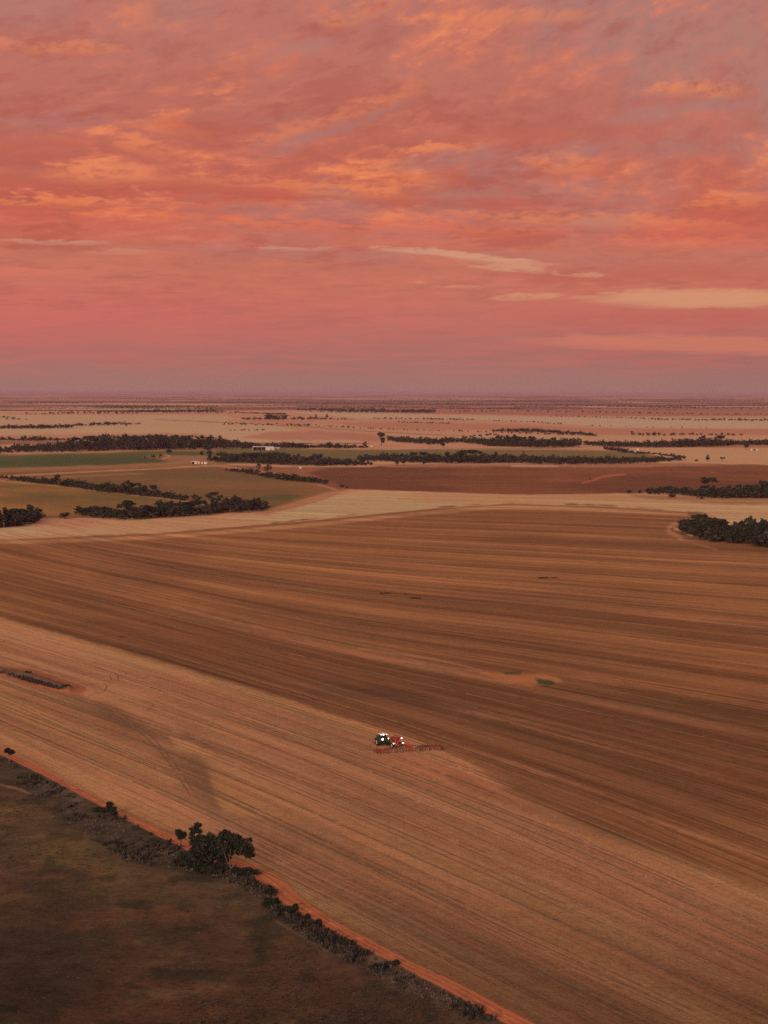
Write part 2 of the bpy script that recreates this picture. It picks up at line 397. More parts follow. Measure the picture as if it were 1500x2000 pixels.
paint([(560, 805), (800, 810), (1050, 815), (R_, 826), (R_, 842), (1500, 839), (1200, 836), (1100, 829), (950, 822), (700, 818)], PALE, 1.0, 1, .8, f1, d0)
paint([(640, 826), (830, 826), (1000, 830), (1160, 838), (R_, 841), (R_, 852), (1160, 850), (960, 842), (740, 838)], (164, 102, 80), 1.5, .85, 1, f2, d0)
paint([(440, 820), (620, 822), (600, 832), (450, 830)], (168, 104, 82), 1.5, .6, 1, f2, d0)
paint([(520, 846), (620, 842), (760, 852), (740, 862), (560, 862), (470, 856)], (158, 98, 78), 3, .8, 2, f2, d0)
paint([(760, 846), (1000, 850), (1160, 852), (R_, 853), (R_, 862), (1100, 862), (760, 866)], (186, 124, 94), 1.5, 1, 1, f1, d0)
paint([(L_, 850), (0, 850), (380, 846), (430, 856), (500, 872), (L_, 892)], (150, 96, 74), 3, .55, 2, f2, d0)
paint([(L_, 872), (0, 870), (120, 868), (150, 875), (70, 882), (8, 886), (L_, 892)], (180, 124, 96), 1, 1, 1, f1, d0)
# right hand tan block and its green strip
paint([(1150, 868), (R_, 872), (R_, 922), (1460, 916), (1400, 905), (1330, 900), (1240, 886), (1180, 878)], (182, 124, 92), 1.2, 1, 1, f1, d0, 0.05, 300)
paint([(1180, 866), (R_, 864), (R_, 878), (1200, 876)], (150, 92, 70), 1.5, .8, 1, f2, d0)
paint([(350, 884), (420, 878), (560, 877), (760, 880), (900, 877), (1060, 877), (1180, 881), (1280, 891), (1340, 901), (1200, 903), (900, 899), (700, 902), (430, 908), (350, 897)], (100, 80, 50), 1.5, 1, 1, f3, d0, 0.10, 300, (112, 84, 54), s=3)
# left: crop strip, ochre paddocks
paint([(L_, 886), (0, 889), (200, 885), (350, 878), (420, 880), (430, 895), (410, 912), (0, 925), (L_, 935)], (140, 96, 66), 2, 1, 1, f3, d0)
paint([(L_, 893), (0, 892), (200, 887), (330, 883), (450, 884), (420, 892), (300, 892), (350, 902), (250, 908), (0, 917), (L_, 920)], (76, 72, 42), 2.5, .95, 2, f3, d0, 0.12, 200)
paint([(100, 893), (300, 897), (360, 902), (250, 907), (60, 913), (-80, 908)], (58, 64, 38), 4, .7, 2)
paint([(280, 893), (360, 891), (420, 898), (400, 904), (330, 903)], (138, 90, 64), 2, .8, 1)
paint([(L_, 924), (0, 921), (200, 914), (380, 906), (440, 909), (520, 922), (650, 946), (690, 956), (640, 964), (570, 984), (520, 998), (130, 1014), (-20, 1010), (L_, 1010)], (128, 80, 50), 2, 1, 1, f3, d0, .1, 200, (108, 74, 45), s=5)
paint([(L_, 942), (0, 940), (130, 952), (300, 972), (430, 984), (460, 1000), (150, 1008), (0, 1008), (L_, 1006)], (138, 88, 49), 1.2, 1, 1, None, d0, .1, 150, (114, 78, 44), s=6)
paint([(0, 960), (200, 968), (360, 978), (200, 982), (60, 972)], (78, 74, 42), 6, .55, 3)
paint([(520, 968), (600, 968), (570, 978), (500, 978)], (66, 68, 38), 4, .75, 3)
paint([(250, 918), (500, 928), (560, 945), (300, 940)], (96, 74, 46), 8, .5, 4)
paint([(0, 916), (200, 912), (400, 904), (440, 908), (200, 918), (0, 925)], (146, 92, 62), 2, .7, 1)
# red ploughed block
paint([(400, 908), (560, 914), (720, 914), (760, 909), (960, 909), (1330, 906), (1420, 908), (R_, 928), (R_, 958), (1225, 964), (1000, 970), (700, 959), (640, 950), (540, 932), (440, 922)], (118, 66, 43), 1.2, 1, .8, f4, (0.6, .6, .5), .12, 140, (102, 57, 39), s=8)
paint([(400, 908), (560, 914), (640, 914), (600, 925), (660, 950), (600, 945), (520, 928), (440, 920)], (148, 90, 66), 5, .7, 2)
paint([(720, 908), (1000, 906), (1200, 908), (1340, 905), (1420, 910), (1200, 915), (960, 913), (760, 914)], (156, 98, 74), 2, .8, 1)
paint([(1060, 938), (1100, 934), (1180, 930), (1200, 934), (1110, 944), (1070, 944)], (150, 82, 58), 8, .35, 3)
stroke([(1138, 945), (1155, 941), (1180, 932), (1220, 928)], (162, 84, 60), 3.2, .8, .9)
stroke([(1000, 911), (1090, 912)], (186, 132, 110), 2.5, .7, 1)
# pale headland
paint([(L_, 1030), (0, 1034), (100, 1024), (150, 1018), (400, 1012), (520, 1003), (580, 980), (640, 964), (700, 957), (1000, 967), (1225, 966), (1500, 974), (R_, 985), (R_, 1100), (1500, 1062), (1350, 1050), (1280, 1040), (900, 1030), (0, 1060), (L_, 1080)], (188, 134, 99), 1.2, 1, .7, f5, (0.7, .5, .4), .05, 140, (178, 122, 88), s=9)
paint([(1225, 966), (1500, 973), (R_, 980), (R_, 992), (1400, 985), (1250, 975)], (140, 90, 62), 3, .7, 2)
paint([(60, 1016), (150, 1012), (200, 1020), (160, 1030), (70, 1030)], (172, 112, 86), 3, .8, 2)
paint([(500, 1000), (560, 985), (620, 966), (660, 958), (700, 957), (640, 972), (580, 990), (520, 1008)], (158, 98, 70), 4, .8, 2)
# main block: sown part
paint([(L_, 1092), (0, 1055), (300, 1043), (600, 1018), (850, 994), (1000, 984), (1180, 990), (1360, 1002), (1392, 1012), (1332, 1020), (1316, 1034), (1350, 1048), (1500, 1062), (R_, 1110), (R_, 3400), (L_, 3400)], (124, 75, 47), 1.6, 1, .6, f6, (1, .6, .3), .05, 120, (115, 69, 44), s=10)
main = sstep(sd_poly(px, py, [(L_, 1092), (0, 1055), (300, 1043), (600, 1018), (850, 994), (1000, 984), (1180, 990), (1360, 1002), (1392, 1012), (1332, 1020), (1316, 1034), (1350, 1048), (1500, 1062), (R_, 1110), (R_, 3400), (L_, 3400)]), 0, -6)
stroke([(-60, 1062), (0, 1060), (300, 1050), (600, 1026), (850, 1001), (1000, 991), (1180, 997), (1340, 1006)], (166, 112, 78), 6, .6, .8)
for i_, (pp, w_) in enumerate([([(0, 1052), (130, 1049), (300, 1041), (430, 1034), (600, 1015), (740, 1002), (850, 992), (1000, 983)], 2.6), ([(1000, 982), (1180, 988), (1300, 996), (1380, 1004), (1402, 1010)], 3.0)]):
    stroke(pp, (112, 70, 52), w_, .9, .3, frag=.05, s=i_)
stroke([(1392, 1012), (1330, 1021), (1305, 1036), (1330, 1052)], (156, 98, 70), 6, .7, 1)
# sowing passes: bands along the rows (width of the seeder), streaks of standing straw
def rowband(scv, scu, s, o=3): return fbm(U / scu, Vm / scv, s, o)
vj = Vm + (fbm(U / 180, Vm / 60, 201, 3) - 0.5) * 9
b1 = (fbm(U / 900, vj / 11, 210, 3) - .5); b2 = (fbm(U / 500, vj / 4.2, 214, 3) - .5); b3 = (fbm(U / 260, vj / 24, 218, 3) - .5)
farw = sstep(py, 1500, 1150)
band = 1 + main * (b1 * (.55 + .50 * farw) + b3 * .30)
C *= np.clip(band, .5, 1.7)[:, None]
C *= (1 + .16 * sstep(py, 1420, 1060) * main)[:, None]
# dark damp zones
for (x_, y_, a_, b_, sl_, k_) in [(760, 1358, 170, 16, .06, .42), (640, 1210, 200, 14, .2, .2), (1150, 1180, 260, 16, .1, .22), (380, 1300, 240, 16, .27, .25), (1180, 1370, 280, 22, .18, .30),
                              (1000, 1430, 260, 20, .25, .25), (1350, 1560, 330, 26, .33, .40), (1100, 1525, 170, 12, .33, .45), (1250, 1650, 200, 10, .36, .3), (300, 1100, 260, 15, .15, .18)]:
    q = ((px - x_) / a_) ** 2 + ((py - y_ - (px - x_) * sl_ + JIT * 4) / b_) ** 2
    m_ = np.exp(-q) * k_ * main; C[:] = C * (1 - m_[:, None]) + disp((84, 54, 38))[None] * m_[:, None]
for (x_, y_, a_, b_, sl_, k_) in [(830, 1300, 200, 6, .16, .6), (600, 1255, 260, 6, .2, .35), (450, 1215, 240, 5, .25, .4), (1300, 1400, 260, 6, .2, .3), (1150, 1330, 70, 9, .05, .3), (1350, 1210, 200, 5, .12, .35),
                              (1380, 1640, 190, 5, .34, .7), (1020, 1500, 150, 5, .32, .7), (1250, 1480, 350, 5, .27, .35), (900, 1390, 160, 5, .18, .35), (1400, 1100, 200, 4, .07, .4), (700, 1090, 240, 4, .1, .3)]:
    q = ((px - x_) / a_) ** 2 + ((py - y_ - (px - x_) * sl_ + JIT * 2.5) / b_) ** 2
    m_ = np.exp(-q) * k_ * main; C[:] = C * (1 - m_[:, None]) + disp((166, 104, 74))[None] * m_[:, None]
# standing stubble not yet sown (lighter), and the fresh strip behind the seeder
stub = [(L_, 1000), (-400, 1098), (0, 1207), (200, 1262), (360, 1307), (560, 1368), (724, 1420), (790, 1440), (868, 1470), (930, 1500), (1000, 1552), (1160, 1625), (1330, 1682), (1500, 1742), (1800, 1880), (R_, 2200), (R_, 3400), (L_, 3400)]
mS = sstep(sd_poly(px, py, stub) + JIT * 1.5, 3 + 12 * sstep(px, 880, 1050), -3 - 16 * sstep(px, 880, 1050))
n_ = fbm(U / 700, vj / 16, 240, 3); n5 = fbm(U / 300, vj / 3.0, 246, 3); n6 = fbm(wx0 / 50, wy0 / 120, 250, 4)
sc_ = disp((155, 99, 71))[None] * (1 + .50 * (n_ - .5) + .34 * (n5 - .5) + .22 * (n6 - .5))[:, None]
yel = sstep(n_, .50, .66)[:, None] * .65; sc_ = sc_ * (1 - yel) + disp((157, 106, 70))[None] * yel
vignette = sstep(py - px * .12, 1500, 1860)[:, None]; sc_ = sc_ * (1 - vignette * .55)      # vignette darkening towards the bottom, painted into the stubble colour
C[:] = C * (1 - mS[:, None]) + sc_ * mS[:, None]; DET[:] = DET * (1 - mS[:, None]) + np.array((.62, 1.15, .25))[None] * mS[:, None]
FID[(sd_poly(px, py, stub) < 0)] = f7
for (x_, y_, a_, b_, sl_, c_, k_) in [(60, 1245, 200, 26, .28, (164, 110, 80), .7), (330, 1345, 260, 24, .3, (160, 102, 76), .5), (350, 1465, 90, 9, .3, (172, 118, 80), .6), (600, 1560, 330, 24, .4, (158, 104, 76), .5),
                                  (330, 1440, 150, 10, .3, (104, 68, 48), .45), (395, 1520, 34, 60, 1.2, (96, 64, 46), .6), (215, 1405, 60, 16, .6, (96, 62, 46), .5), (500, 1580, 120, 22, .5, (160, 104, 70), .5),
                                  (110, 1450, 260, 20, .42, (112, 72, 50), .45), (700, 1690, 420, 20, .43, (108, 68, 48), .55), (1000, 1745, 420, 14, .42, (150, 102, 66), .55), (860, 1660, 380, 18, .42, (112, 72, 52), .25),
                                  (1200, 1700, 300, 30, .36, (140, 88, 66), .5), (1000, 1610, 170, 26, .4, (154, 96, 70), .6), (860, 1510, 120, 20, .35, (176, 106, 74), .75), (960, 1550, 110, 14, .4, (128, 76, 54), .35),
                                  (780, 1500, 60, 12, .2, (170, 100, 68), .5), (840, 1830, 240, 16, .48, (100, 66, 48), .5), (1250, 1930, 260, 20, .45, (140, 94, 62), .4), (300, 1620, 120, 14, .5, (120, 78, 56), .4)]:
    q = ((px - x_) / a_) ** 2 + ((py - y_ - (px - x_) * sl_ + JIT * 3) / b_) ** 2
    m_ = np.exp(-q) * k_ * mS; C[:] = C * (1 - m_[:, None]) + disp(c_)[None] * m_[:, None]
DKT = (92, 60, 42)
def soft(pts, c, k, sf=6, jit=3):
    sd_ = sd_poly(px, py, pts) + JIT * jit; m_ = sstep(sd_, sf, -sf) * k; C[:] = C * (1 - m_[:, None]) + disp(c)[None] * m_[:, None]
soft([(190, 1372), (230, 1376), (290, 1420), (340, 1452), (385, 1475), (410, 1510), (428, 1560), (424, 1578), (404, 1556), (350, 1516), (300, 1470), (240, 1430), (200, 1395)], DKT, .36, 12)
soft([(410, 1515), (440, 1530), (500, 1565), (560, 1600), (470, 1595), (438, 1590), (420, 1560)], (162, 106, 70), .6, 7)
soft([(150, 1352), (230, 1340), (330, 1352), (300, 1366), (220, 1372), (170, 1372)], (164, 108, 80), .55, 6)
soft([(215, 1372), (270, 1372), (330, 1400), (360, 1440), (300, 1425), (250, 1395)], (160, 104, 76), .45, 6)
soft([(40, 1352), (150, 1366), (260, 1430), (330, 1480), (200, 1440), (90, 1395), (0, 1360)], (128, 82, 54), .5, 10)
soft([(330, 1440), (380, 1455), (420, 1478), (400, 1482), (340, 1462)], (178, 120, 82), .6, 4)
soft([(0, 1355), (120, 1410), (260, 1470), (350, 1530), (330, 1535), (200, 1475), (80, 1425), (0, 1385)], (166, 112, 74), .5, 8)
soft([(600, 1352), (680, 1340), (760, 1345), (830, 1362), (920, 1392), (820, 1385), (700, 1368)], (88, 56, 40), .5, 7)
soft([(740, 1480), (860, 1476), (930, 1498), (1000, 1540), (900, 1545), (820, 1520), (760, 1500)], (164, 100, 70), .5, 16, 9)
soft([(860, 1500), (930, 1530), (1010, 1572), (960, 1565), (890, 1540)], (126, 76, 54), .5, 6)
soft([(860, 1302), (930, 1310), (1010, 1314), (1085, 1320), (1100, 1334), (1040, 1342), (960, 1334), (900, 1318)], (150, 91, 60), .65, 4)
# wheelings and turning loops
TR = (92, 58, 42); RIB = []
for pp, w_, k_ in [([(205, 1385), (270, 1430), (320, 1480), (370, 1555)], 2.2, .5), ([(214, 1382), (282, 1430), (330, 1480), (378, 1550)], 2.2, .45), ([(230, 1310), (380, 1365), (560, 1440)], 1.8, .4),
                   ([(0, 1240), (150, 1290), (330, 1358)], 2.0, .4), ([(150, 1345), (200, 1335), (205, 1350), (170, 1362)], 2.0, .3), ([(0, 1360), (200, 1450), (420, 1545), (700, 1680), (1000, 1830), (1300, 1960)], 2.0, .40),
                   ([(0, 1367), (200, 1457), (420, 1553), (700, 1688), (1000, 1838), (1300, 1968)], 1.8, .35), ([(450, 1400), (700, 1500), (1000, 1625), (1300, 1765), (1500, 1860)], 2.2, .35), ([(300, 1370), (600, 1490), (900, 1625), (1200, 1760), (1500, 1905)], 1.8, .35),
                   ([(214, 1318), (217, 1330)], 2.4, .55), ([(229, 1318), (232, 1332)], 2.4, .55), ([(0, 1256), (20, 1252)], 2, .5), ([(500, 1650), (620, 1720), (740, 1800), (860, 1870), (1000, 1940)], 2, .35),
                   ([(720, 1265), (860, 1300), (930, 1318)], 2.2, .55), ([(735, 1290), (850, 1306), (870, 1316), (850, 1320)], 2, .4), ([(1140, 1320), (1200, 1325), (1222, 1338), (1190, 1346)], 2, .3), ([(280, 1372), (300, 1378), (285, 1390)], 2, .35)]:
    RIB.append((smoothpts(pp), w_))
for pp in [[(700, 1268), (860, 1292), (940, 1312)], [(540, 1372), (470, 1395)]]: stroke(pp, (160, 104, 76), 3.5, .5, .5)
# bare island with green tufts, dark holes
paint([(925, 1310), (960, 1316), (1010, 1322), (1060, 1318), (1095, 1328), (1088, 1340), (1040, 1340), (980, 1332)], (158, 92, 60), 3, .85, 2, None, (0, .5, .3))
paint([(978, 1312), (1018, 1314), (1016, 1320), (990, 1320)], (88, 76, 42), 2.5, .6, 2)
paint([(1045, 1326), (1075, 1330), (1092, 1338), (1070, 1343), (1050, 1338)], (76, 70, 38), 2.5, .8, 2)
# contour bank on the left
paint([(-160, 1262), (0, 1303), (60, 1308), (120, 1326), (165, 1342), (172, 1350), (160, 1357), (130, 1355), (70, 1340), (0, 1318), (-160, 1278)], (134, 74, 50), 2, .95, 2, None, (0, .8, .3))
paint([(-160, 1268), (0, 1308), (50, 1316), (100, 1328), (140, 1342), (130, 1350), (60, 1333), (0, 1316), (-160, 1274)], (86, 60, 50), 2.5, .8, 2)
stroke([(40, 1333), (90, 1346), (140, 1355), (162, 1352)], (164, 84, 54), 3, .7, 1)
# track, verge, pasture
lowE = [(-900, 998), (-100, 1423), (0, 1474), (100, 1524), (190, 1573), (300, 1631), (400, 1683), (480, 1702), (520, 1737), (560, 1774), (620, 1803), (700, 1848), (800, 1899), (900, 1951), (985, 2000), (1200, 2120), (R_, 3000)]
upE = [(-900, 990), (-100, 1414), (0, 1465), (60, 1490), (150, 1540), (235, 1588), (340, 1637), (420, 1672), (500, 1694), (550, 1720), (588, 1758), (640, 1795), (700, 1827), (800, 1879), (900, 1926), (1040, 2000), (1300, 2130), (R_, 2900)]
pastE = [(-900, 1120), (-100, 1478), (0, 1528), (60, 1562), (120, 1602), (180, 1645), (250, 1690), (400, 1712), (480, 1745), (560, 1812), (640, 1862), (760, 1925), (900, 1990), (1000, 2040), (R_, 3200)]
stroke(upE[1:-1], (112, 70, 50), 9, .45, 2)
paint(lowE + [(R_, 3400), (L_, 3400)], (84, 60, 49), 1.6, 1, 3.0, f9, (0, 1, 1), .0)
nv = fbm(wx0 / 5, wy0 / 9, 260, 4); nv2 = fbm(wx0 / 26, wy0 / 44, 266, 4); mv = sstep(sd_poly(px, py, lowE + [(R_, 3400), (L_, 3400)]), 3, -6)
vc = disp((74, 54, 43))[None] * (1 + 1.8 * (nv - .5) + 1.0 * (nv2 - .5))[:, None]
gr = sstep(nv2, .52, .68)[:, None] * .6; vc = vc * (1 - gr) + disp((42, 36, 29))[None] * gr
C[:] = C * (1 - mv[:, None]) + vc * mv[:, None]
mp = sstep(sd_poly(px, py, pastE + [(R_, 3400), (L_, 3400)]) + JIT * 8, 16, -16)
p1 = fbm(wx0 / 34, wy0 / 70, 270, 5, .55); p2 = fbm(wx0 / 12, wy0 / 20, 276, 4, .6); p3 = fbm(wx0 / 70, wy0 / 60, 280, 3)
pc = disp((79, 55, 39))[None] * np.ones((px.size, 1))
for n__, c_, lo_, hi__, k_ in [(p1, (64, 48, 34), .48, .62, .7), (p3, (80, 48, 37), .5, .66, .7), (p2, (96, 66, 40), .56, .72, .55), (1 - p1, (54, 40, 31), .52, .66, .75), (fbm(wx0 / 18, wy0 / 26, 290, 4), (96, 58, 38), .56, .68, .6), (fbm(wx0 / 7, wy0 / 10, 294, 3), (44, 38, 28), .60, .70, .7)]:
    w_ = (sstep(n__, lo_, hi__) * k_)[:, None]; pc = pc * (1 - w_) + disp(c_)[None] * w_
pc = pc * (1 + .35 * (p2 - .5))[:, None]
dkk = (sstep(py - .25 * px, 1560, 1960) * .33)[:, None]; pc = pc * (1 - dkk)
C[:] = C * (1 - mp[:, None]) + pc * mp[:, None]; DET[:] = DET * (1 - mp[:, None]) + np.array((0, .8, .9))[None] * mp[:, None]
FID[sd_poly(px, py, pastE + [(R_, 3400), (L_, 3400)]) < 0] = f10
stroke([(0, 1535), (40, 1545), (62, 1556)], (140, 94, 70), 3, .6, 1.5); stroke([(535, 1800), (580, 1826), (640, 1860)], (112, 76, 56), 3, .5, 2)
for (x_, y_, a_, b_, sl_, k_, c_) in [(150, 1670, 130, 30, .0, .35, (92, 70, 38)), (330, 1690, 60, 14, .1, .4, (100, 66, 42)), (100, 1800, 140, 22, .0, .3, (84, 50, 38)), (350, 1940, 90, 12, -.15, .45, (96, 70, 52)), (395, 1694, 130, 22, .1, .85, (40, 33, 28)), (200, 1622, 130, 24, .25, .6, (46, 38, 31)), (110, 1560, 60, 12, .4, .5, (50, 40, 33)), (480, 1722, 60, 10, .3, .6, (46, 38, 30)), (560, 1800, 40, 14, .5, .5, (48, 40, 32)), (420, 1850, 200, 60, .1, .35, (52, 42, 30))]:  # dark spot under the tree clump paints its ground shadow into the verge
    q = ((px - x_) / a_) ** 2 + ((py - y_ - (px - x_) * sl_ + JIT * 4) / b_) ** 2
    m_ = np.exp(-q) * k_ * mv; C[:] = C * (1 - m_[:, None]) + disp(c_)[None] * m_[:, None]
paint(lowE[:1] + lowE[1:] + upE[::-1], (162, 83, 54), 1.8, 1, 1.8, f8, (0, .35, 0), .0)
stroke([(540, 1735), (580, 1775), (640, 1805), (720, 1846), (860, 1918), (1000, 1992)], (140, 76, 50), 2.2, .45, 1)
stroke([(520, 1722), (560, 1748), (600, 1780)], (146, 84, 56), 3, .4, 1)
# far farm tracks
for pp, c_, w_ in [([(0, 932), (150, 924), (300, 917), (420, 911), (470, 917), (520, 924), (600, 936)], (176, 116, 84), 2.4), ([(-100, 936), (0, 933)], (176, 116, 84), 2.4), ([(0, 941), (110, 950), (280, 970), (400, 985)], (168, 112, 80), 2.2),
                   ([(320, 889), (332, 893), (318, 898)], (176, 112, 84), 2.0), ([(620, 948), (660, 962), (600, 985), (500, 1005)], (160, 100, 72), 3), ([(560, 878), (1000, 879), (1200, 882)], (170, 116, 88), 1.4), ([(300, 820), (560, 832), (760, 846), (900, 852)], (120, 82, 68), 1.3),
                   ([(1305, 1042), (1345, 1058), (1400, 1074)], (150, 92, 64), 2.4), ([(280, 926), (0, 938)], (150, 96, 66), 2)]:
    stroke(pp, c_, w_, .8, .5)
C = np.clip(C, .004, .8)

gs_ = [smoothpts(g) for g in guides]
def row_px(v, x):
    i = max(0, min(3, sum(1 for q_ in GV[1:4] if v >= q_))); ya = np.interp(x, [p[0] for p in gs_[i]], [p[1] for p in gs_[i]]); yb = np.interp(x, [p[0] for p in gs_[i + 1]], [p[1] for p in gs_[i + 1]])
    t_ = (v - GV[i]) / (GV[i + 1] - GV[i]); return HZ + 1.0 / (inv(ya) + (inv(yb) - inv(ya)) * t_)
# relief, then split the sheet into one object per kind of ground
WZ = relief(wx0, wy0)
bankm = np.exp(-(sd_line(px, py, [(-160, 1270), (0, 1311), (50, 1320), (135, 1348)]) / 5.0) ** 2); WZ = WZ + bankm * 0.9
gv = np.stack([wx0, wy0, WZ], -1)
# extra lobes well to the sides keep the ground going out of frame
i0 = (np.arange(nR - 1)[:, None] * nC + np.arange(nC - 1)[None, :]).ravel()
quads = np.stack([i0, i0 + nC, i0 + nC + 1, i0 + 1], -1)
fid_face = FID[quads[:, 0]]

gm = bpy.data.materials.new('soil_and_straw'); gm.use_nodes = True; t = NT(gm.node_tree); pb = gm.node_tree.nodes['Principled BSDF']
aC = t.new('ShaderNodeAttribute', attribute_name='cover'); aD = t.new('ShaderNodeAttribute', attribute_name='detail')
sp = t.new('ShaderNodeSeparateXYZ'); gm.node_tree.links.new(aD.outputs['Vector'], sp.inputs[0])
rl, spk, clp = (E(t, sp.outputs[i]) for i in range(3))
uvn = t.new('ShaderNodeAttribute', attribute_name='rowuv'); suv = t.new('ShaderNodeSeparateXYZ'); gm.node_tree.links.new(uvn.outputs['Vector'], suv.inputs[0])
u_, v_ = E(t, suv.outputs[0]), E(t, suv.outputs[1])
geo = t.new('ShaderNodeNewGeometry'); pos = E(t, geo.outputs['Position'])
wv = (t.noise(t.xyz(u_ * 0.02, v_ * 0.1, 2.0), 1.0, 2) - 0.5) * 1.2
r1 = t.noise(t.xyz(u_ * 0.009, (v_ + wv) * 1.25, 0.0), 1.0, 3, 0.6) - 0.5
r2 = t.noise(t.xyz(u_ * 0.02, (v_ + wv) * 3.2, 7.0), 1.0, 2, 0.5) - 0.5
r3 = t.noise(t.xyz(u_ * 0.004, (v_ + wv) * 0.42, 4.0), 1.0, 3, 0.6)
r4 = t.noise(t.xyz(u_ * 0.006, (v_ + wv * 2.0) * 0.22, 12.0), 1.0, 4, 0.65) - 0.5
strawl = t.ss(t.noise(t.xyz(u_ * 0.004, (v_ + wv * 2.0) * 0.42, 15.0), 1.0, 4, 0.6), 0.60, 0.70) * t.ss(t.noise(t.xyz(u_ * 0.006, v_ * 0.05, 18.0), 1.0, 3), 0.45, 0.62)
thin = t.ss(t.noise(t.xyz(u_ * 0.006, (v_ + wv * 0.4) * 1.15, 19.0), 1.0, 2, 0.5), 0.58, 0.66)
r5 = t.ss(t.noise(t.xyz(u_ * 0.0028, (v_ + wv * 2.5) * 0.16, 22.0), 1.0, 4, 0.62), 0.47, 0.56) - 0.5
line = t.ss(r3, 0.57, 0.66) * t.ss(t.noise(t.xyz(u_ * 0.015, v_ * 0.3, 8.0), 1.0, 2), 0.4, 0.6)
s1 = t.noise(pos, 2.2, 3, 0.7) - 0.5
s2 = t.noise(pos, 0.55, 4, 0.65) - 0.5
c1 = t.noise(pos, 0.16, 5, 0.62) - 0.5
c2 = t.noise(pos, 0.9, 3, 0.6)
k = rl * (r1 * 0.70 + r2 * 0.70 + r4 * 0.60 + r5 * 0.28 + strawl * 0.50 - line * 0.22 - thin * 0.30) + spk * (s1 * 1.0 + s2 * 0.55) + clp * (c1 * 1.7 + (c2 - 0.5) * 1.3 - t.ss(c2, 0.60, 0.72) * 0.30) + 1.0
k = k.f('MAXIMUM', 0.3)
colr = t.mix(1.0, E(t, aC.outputs['Color']), t.xyz(k, k, k), 'MULTIPLY')
hue = t.noise(t.xyz(u_ * 0.01, v_ * 0.16, 30.0), 1.0, 4, 0.6)
colr = t.mix(t.ss(hue, 0.42, 0.62), t.mix(1.0, colr, (1.04, 0.97, 0.92, 1), 'MULTIPLY'), t.mix(1.0, colr, (0.97, 1.02, 0.98, 1), 'MULTIPLY'))
t.put(pb.inputs['Base Color'], colr); pb.inputs['Roughness'].default_value = 0.95; pb.inputs['Specular IOR Level'].default_value = 0.08
bp = t.new('ShaderNodeBump'); bp.inputs['Strength'].default_value = 0.5; bp.inputs['Distance'].default_value = 0.25
t.put(bp.inputs['Height'], k); gm.node_tree.links.new(bp.outputs[0], pb.inputs['Normal'])

for f in range(len(FNAMES)):
    sel = np.nonzero(fid_face == f)[0]
    if not len(sel): continue
    q = quads[sel]; used, invx = np.unique(q, return_inverse=True); q2 = invx.reshape(q.shape)
    o = mesh_np(FNAMES[f], gv[used], q2[:, ::1], gm); me = o.data
    a = me.attributes.new('cover', 'FLOAT_COLOR', 'POINT'); a.data.foreach_set('color', np.concatenate([C[used], np.ones((len(used), 1))], 1).astype(np.float32).ravel())
    a = me.attributes.new('detail', 'FLOAT_VECTOR', 'POINT'); a.data.foreach_set('vector', DET[used].astype(np.float32).ravel())
    a = me.attributes.new('rowuv', 'FLOAT_VECTOR', 'POINT'); a.data.foreach_set('vector', np.stack([U[used], Vm[used], 0 * U[used]], -1).astype(np.float32).ravel())
    me.shade_smooth() if hasattr(me, 'shade_smooth') else None
    tag(o, kind='structure')
# ground under and behind the camera and out to the sides, a little lower
gbm = mat('dry_soil', tuple(disp((128, 82, 58))), .95, .2, .01)
mb = MB(); mb.add([(-160000, -60000, -.7), (160000, -60000, -.7), (160000, 135000, -.7), (-160000, 135000, -.7)], [(0, 1, 2, 3)])
tag(mb.build('ground', gbm), kind='structure')

def ribbon(mb, pts, w, lift=.05, gap=.0, seed=0, taper=True):
    q_ = random.Random(seed); W3 = []
    for (a, b) in pts: p = at(a, b); p.z += lift; W3.append(p)
    n = len(W3); b0 = len(mb.v); on = False
    for i in range(n):
        d = (W3[min(i + 1, n - 1)] - W3[max(i - 1, 0)]); d.z = 0; d.normalize(); nn = Vector((-d.y, d.x, 0)); k_ = w * q_.uniform(.6, 1.25) * (.35 if taper and i in (0, n - 1) else 1)
        mb.v += [tuple(W3[i] + nn * k_ / 2), tuple(W3[i] - nn * k_ / 2)]
    for i in range(n - 1):
        if q_.random() < gap: continue
        mb.f.append((b0 + 2 * i, b0 + 2 * i + 1, b0 + 2 * i + 3, b0 + 2 * i + 2)); mb.m.append(0)
def dense(pts, step=9.0):
    out = [pts[0]]
    for a, b in zip(pts[:-1], pts[1:]):
        k_ = max(1, int(math.hypot(b[0] - a[0], b[1] - a[1]) / step)); out += [(a[0] + (b[0] - a[0]) * (i + 1) / k_, a[1] + (b[1] - a[1]) * (i + 1) / k_) for i in range(k_)]
    return out
M_wheel = mat('pressed_soil', tuple(disp((110, 71, 50))), .95, .25, .3); M_straw = mat('combed_straw', tuple(disp((146, 94, 64))), .95, .2, .3)
mb = MB()
for i, (pp, w_) in enumerate(RIB): ribbon(mb, dense(pp), .16 * w_, .05, .04, i)
q_ = random.Random(3); v_line = 303.0; li = 0
while v_line < 412:
    x0 = q_.uniform(-60, 500) if q_.random() < .5 else -60; x1 = q_.uniform(900, 1600); xs_ = np.arange(x0, x1, 11.0); li += 1
    for o_ in ((0, 2.3) if q_.random() < .6 else (0,)):
        pts_ = [(x, float(row_px(v_line + o_ + .35 * math.sin(x / 170 + li), x))) for x in xs_]
        pts_ = [p for p in pts_ if p[1] < 2040 and p[1] < np.interp(p[0], [q2[0] for q2 in upE], [q2[1] for q2 in upE]) - 6]
        if len(pts_) > 8: ribbon(mb, pts_, q_.uniform(.22, .42), .05, .035, li)
    v_line += q_.uniform(4.5, 12.5)
tag(mb.build('wheel_tracks', M_wheel), kind='structure')
mb = MB(); v_line = 60.0
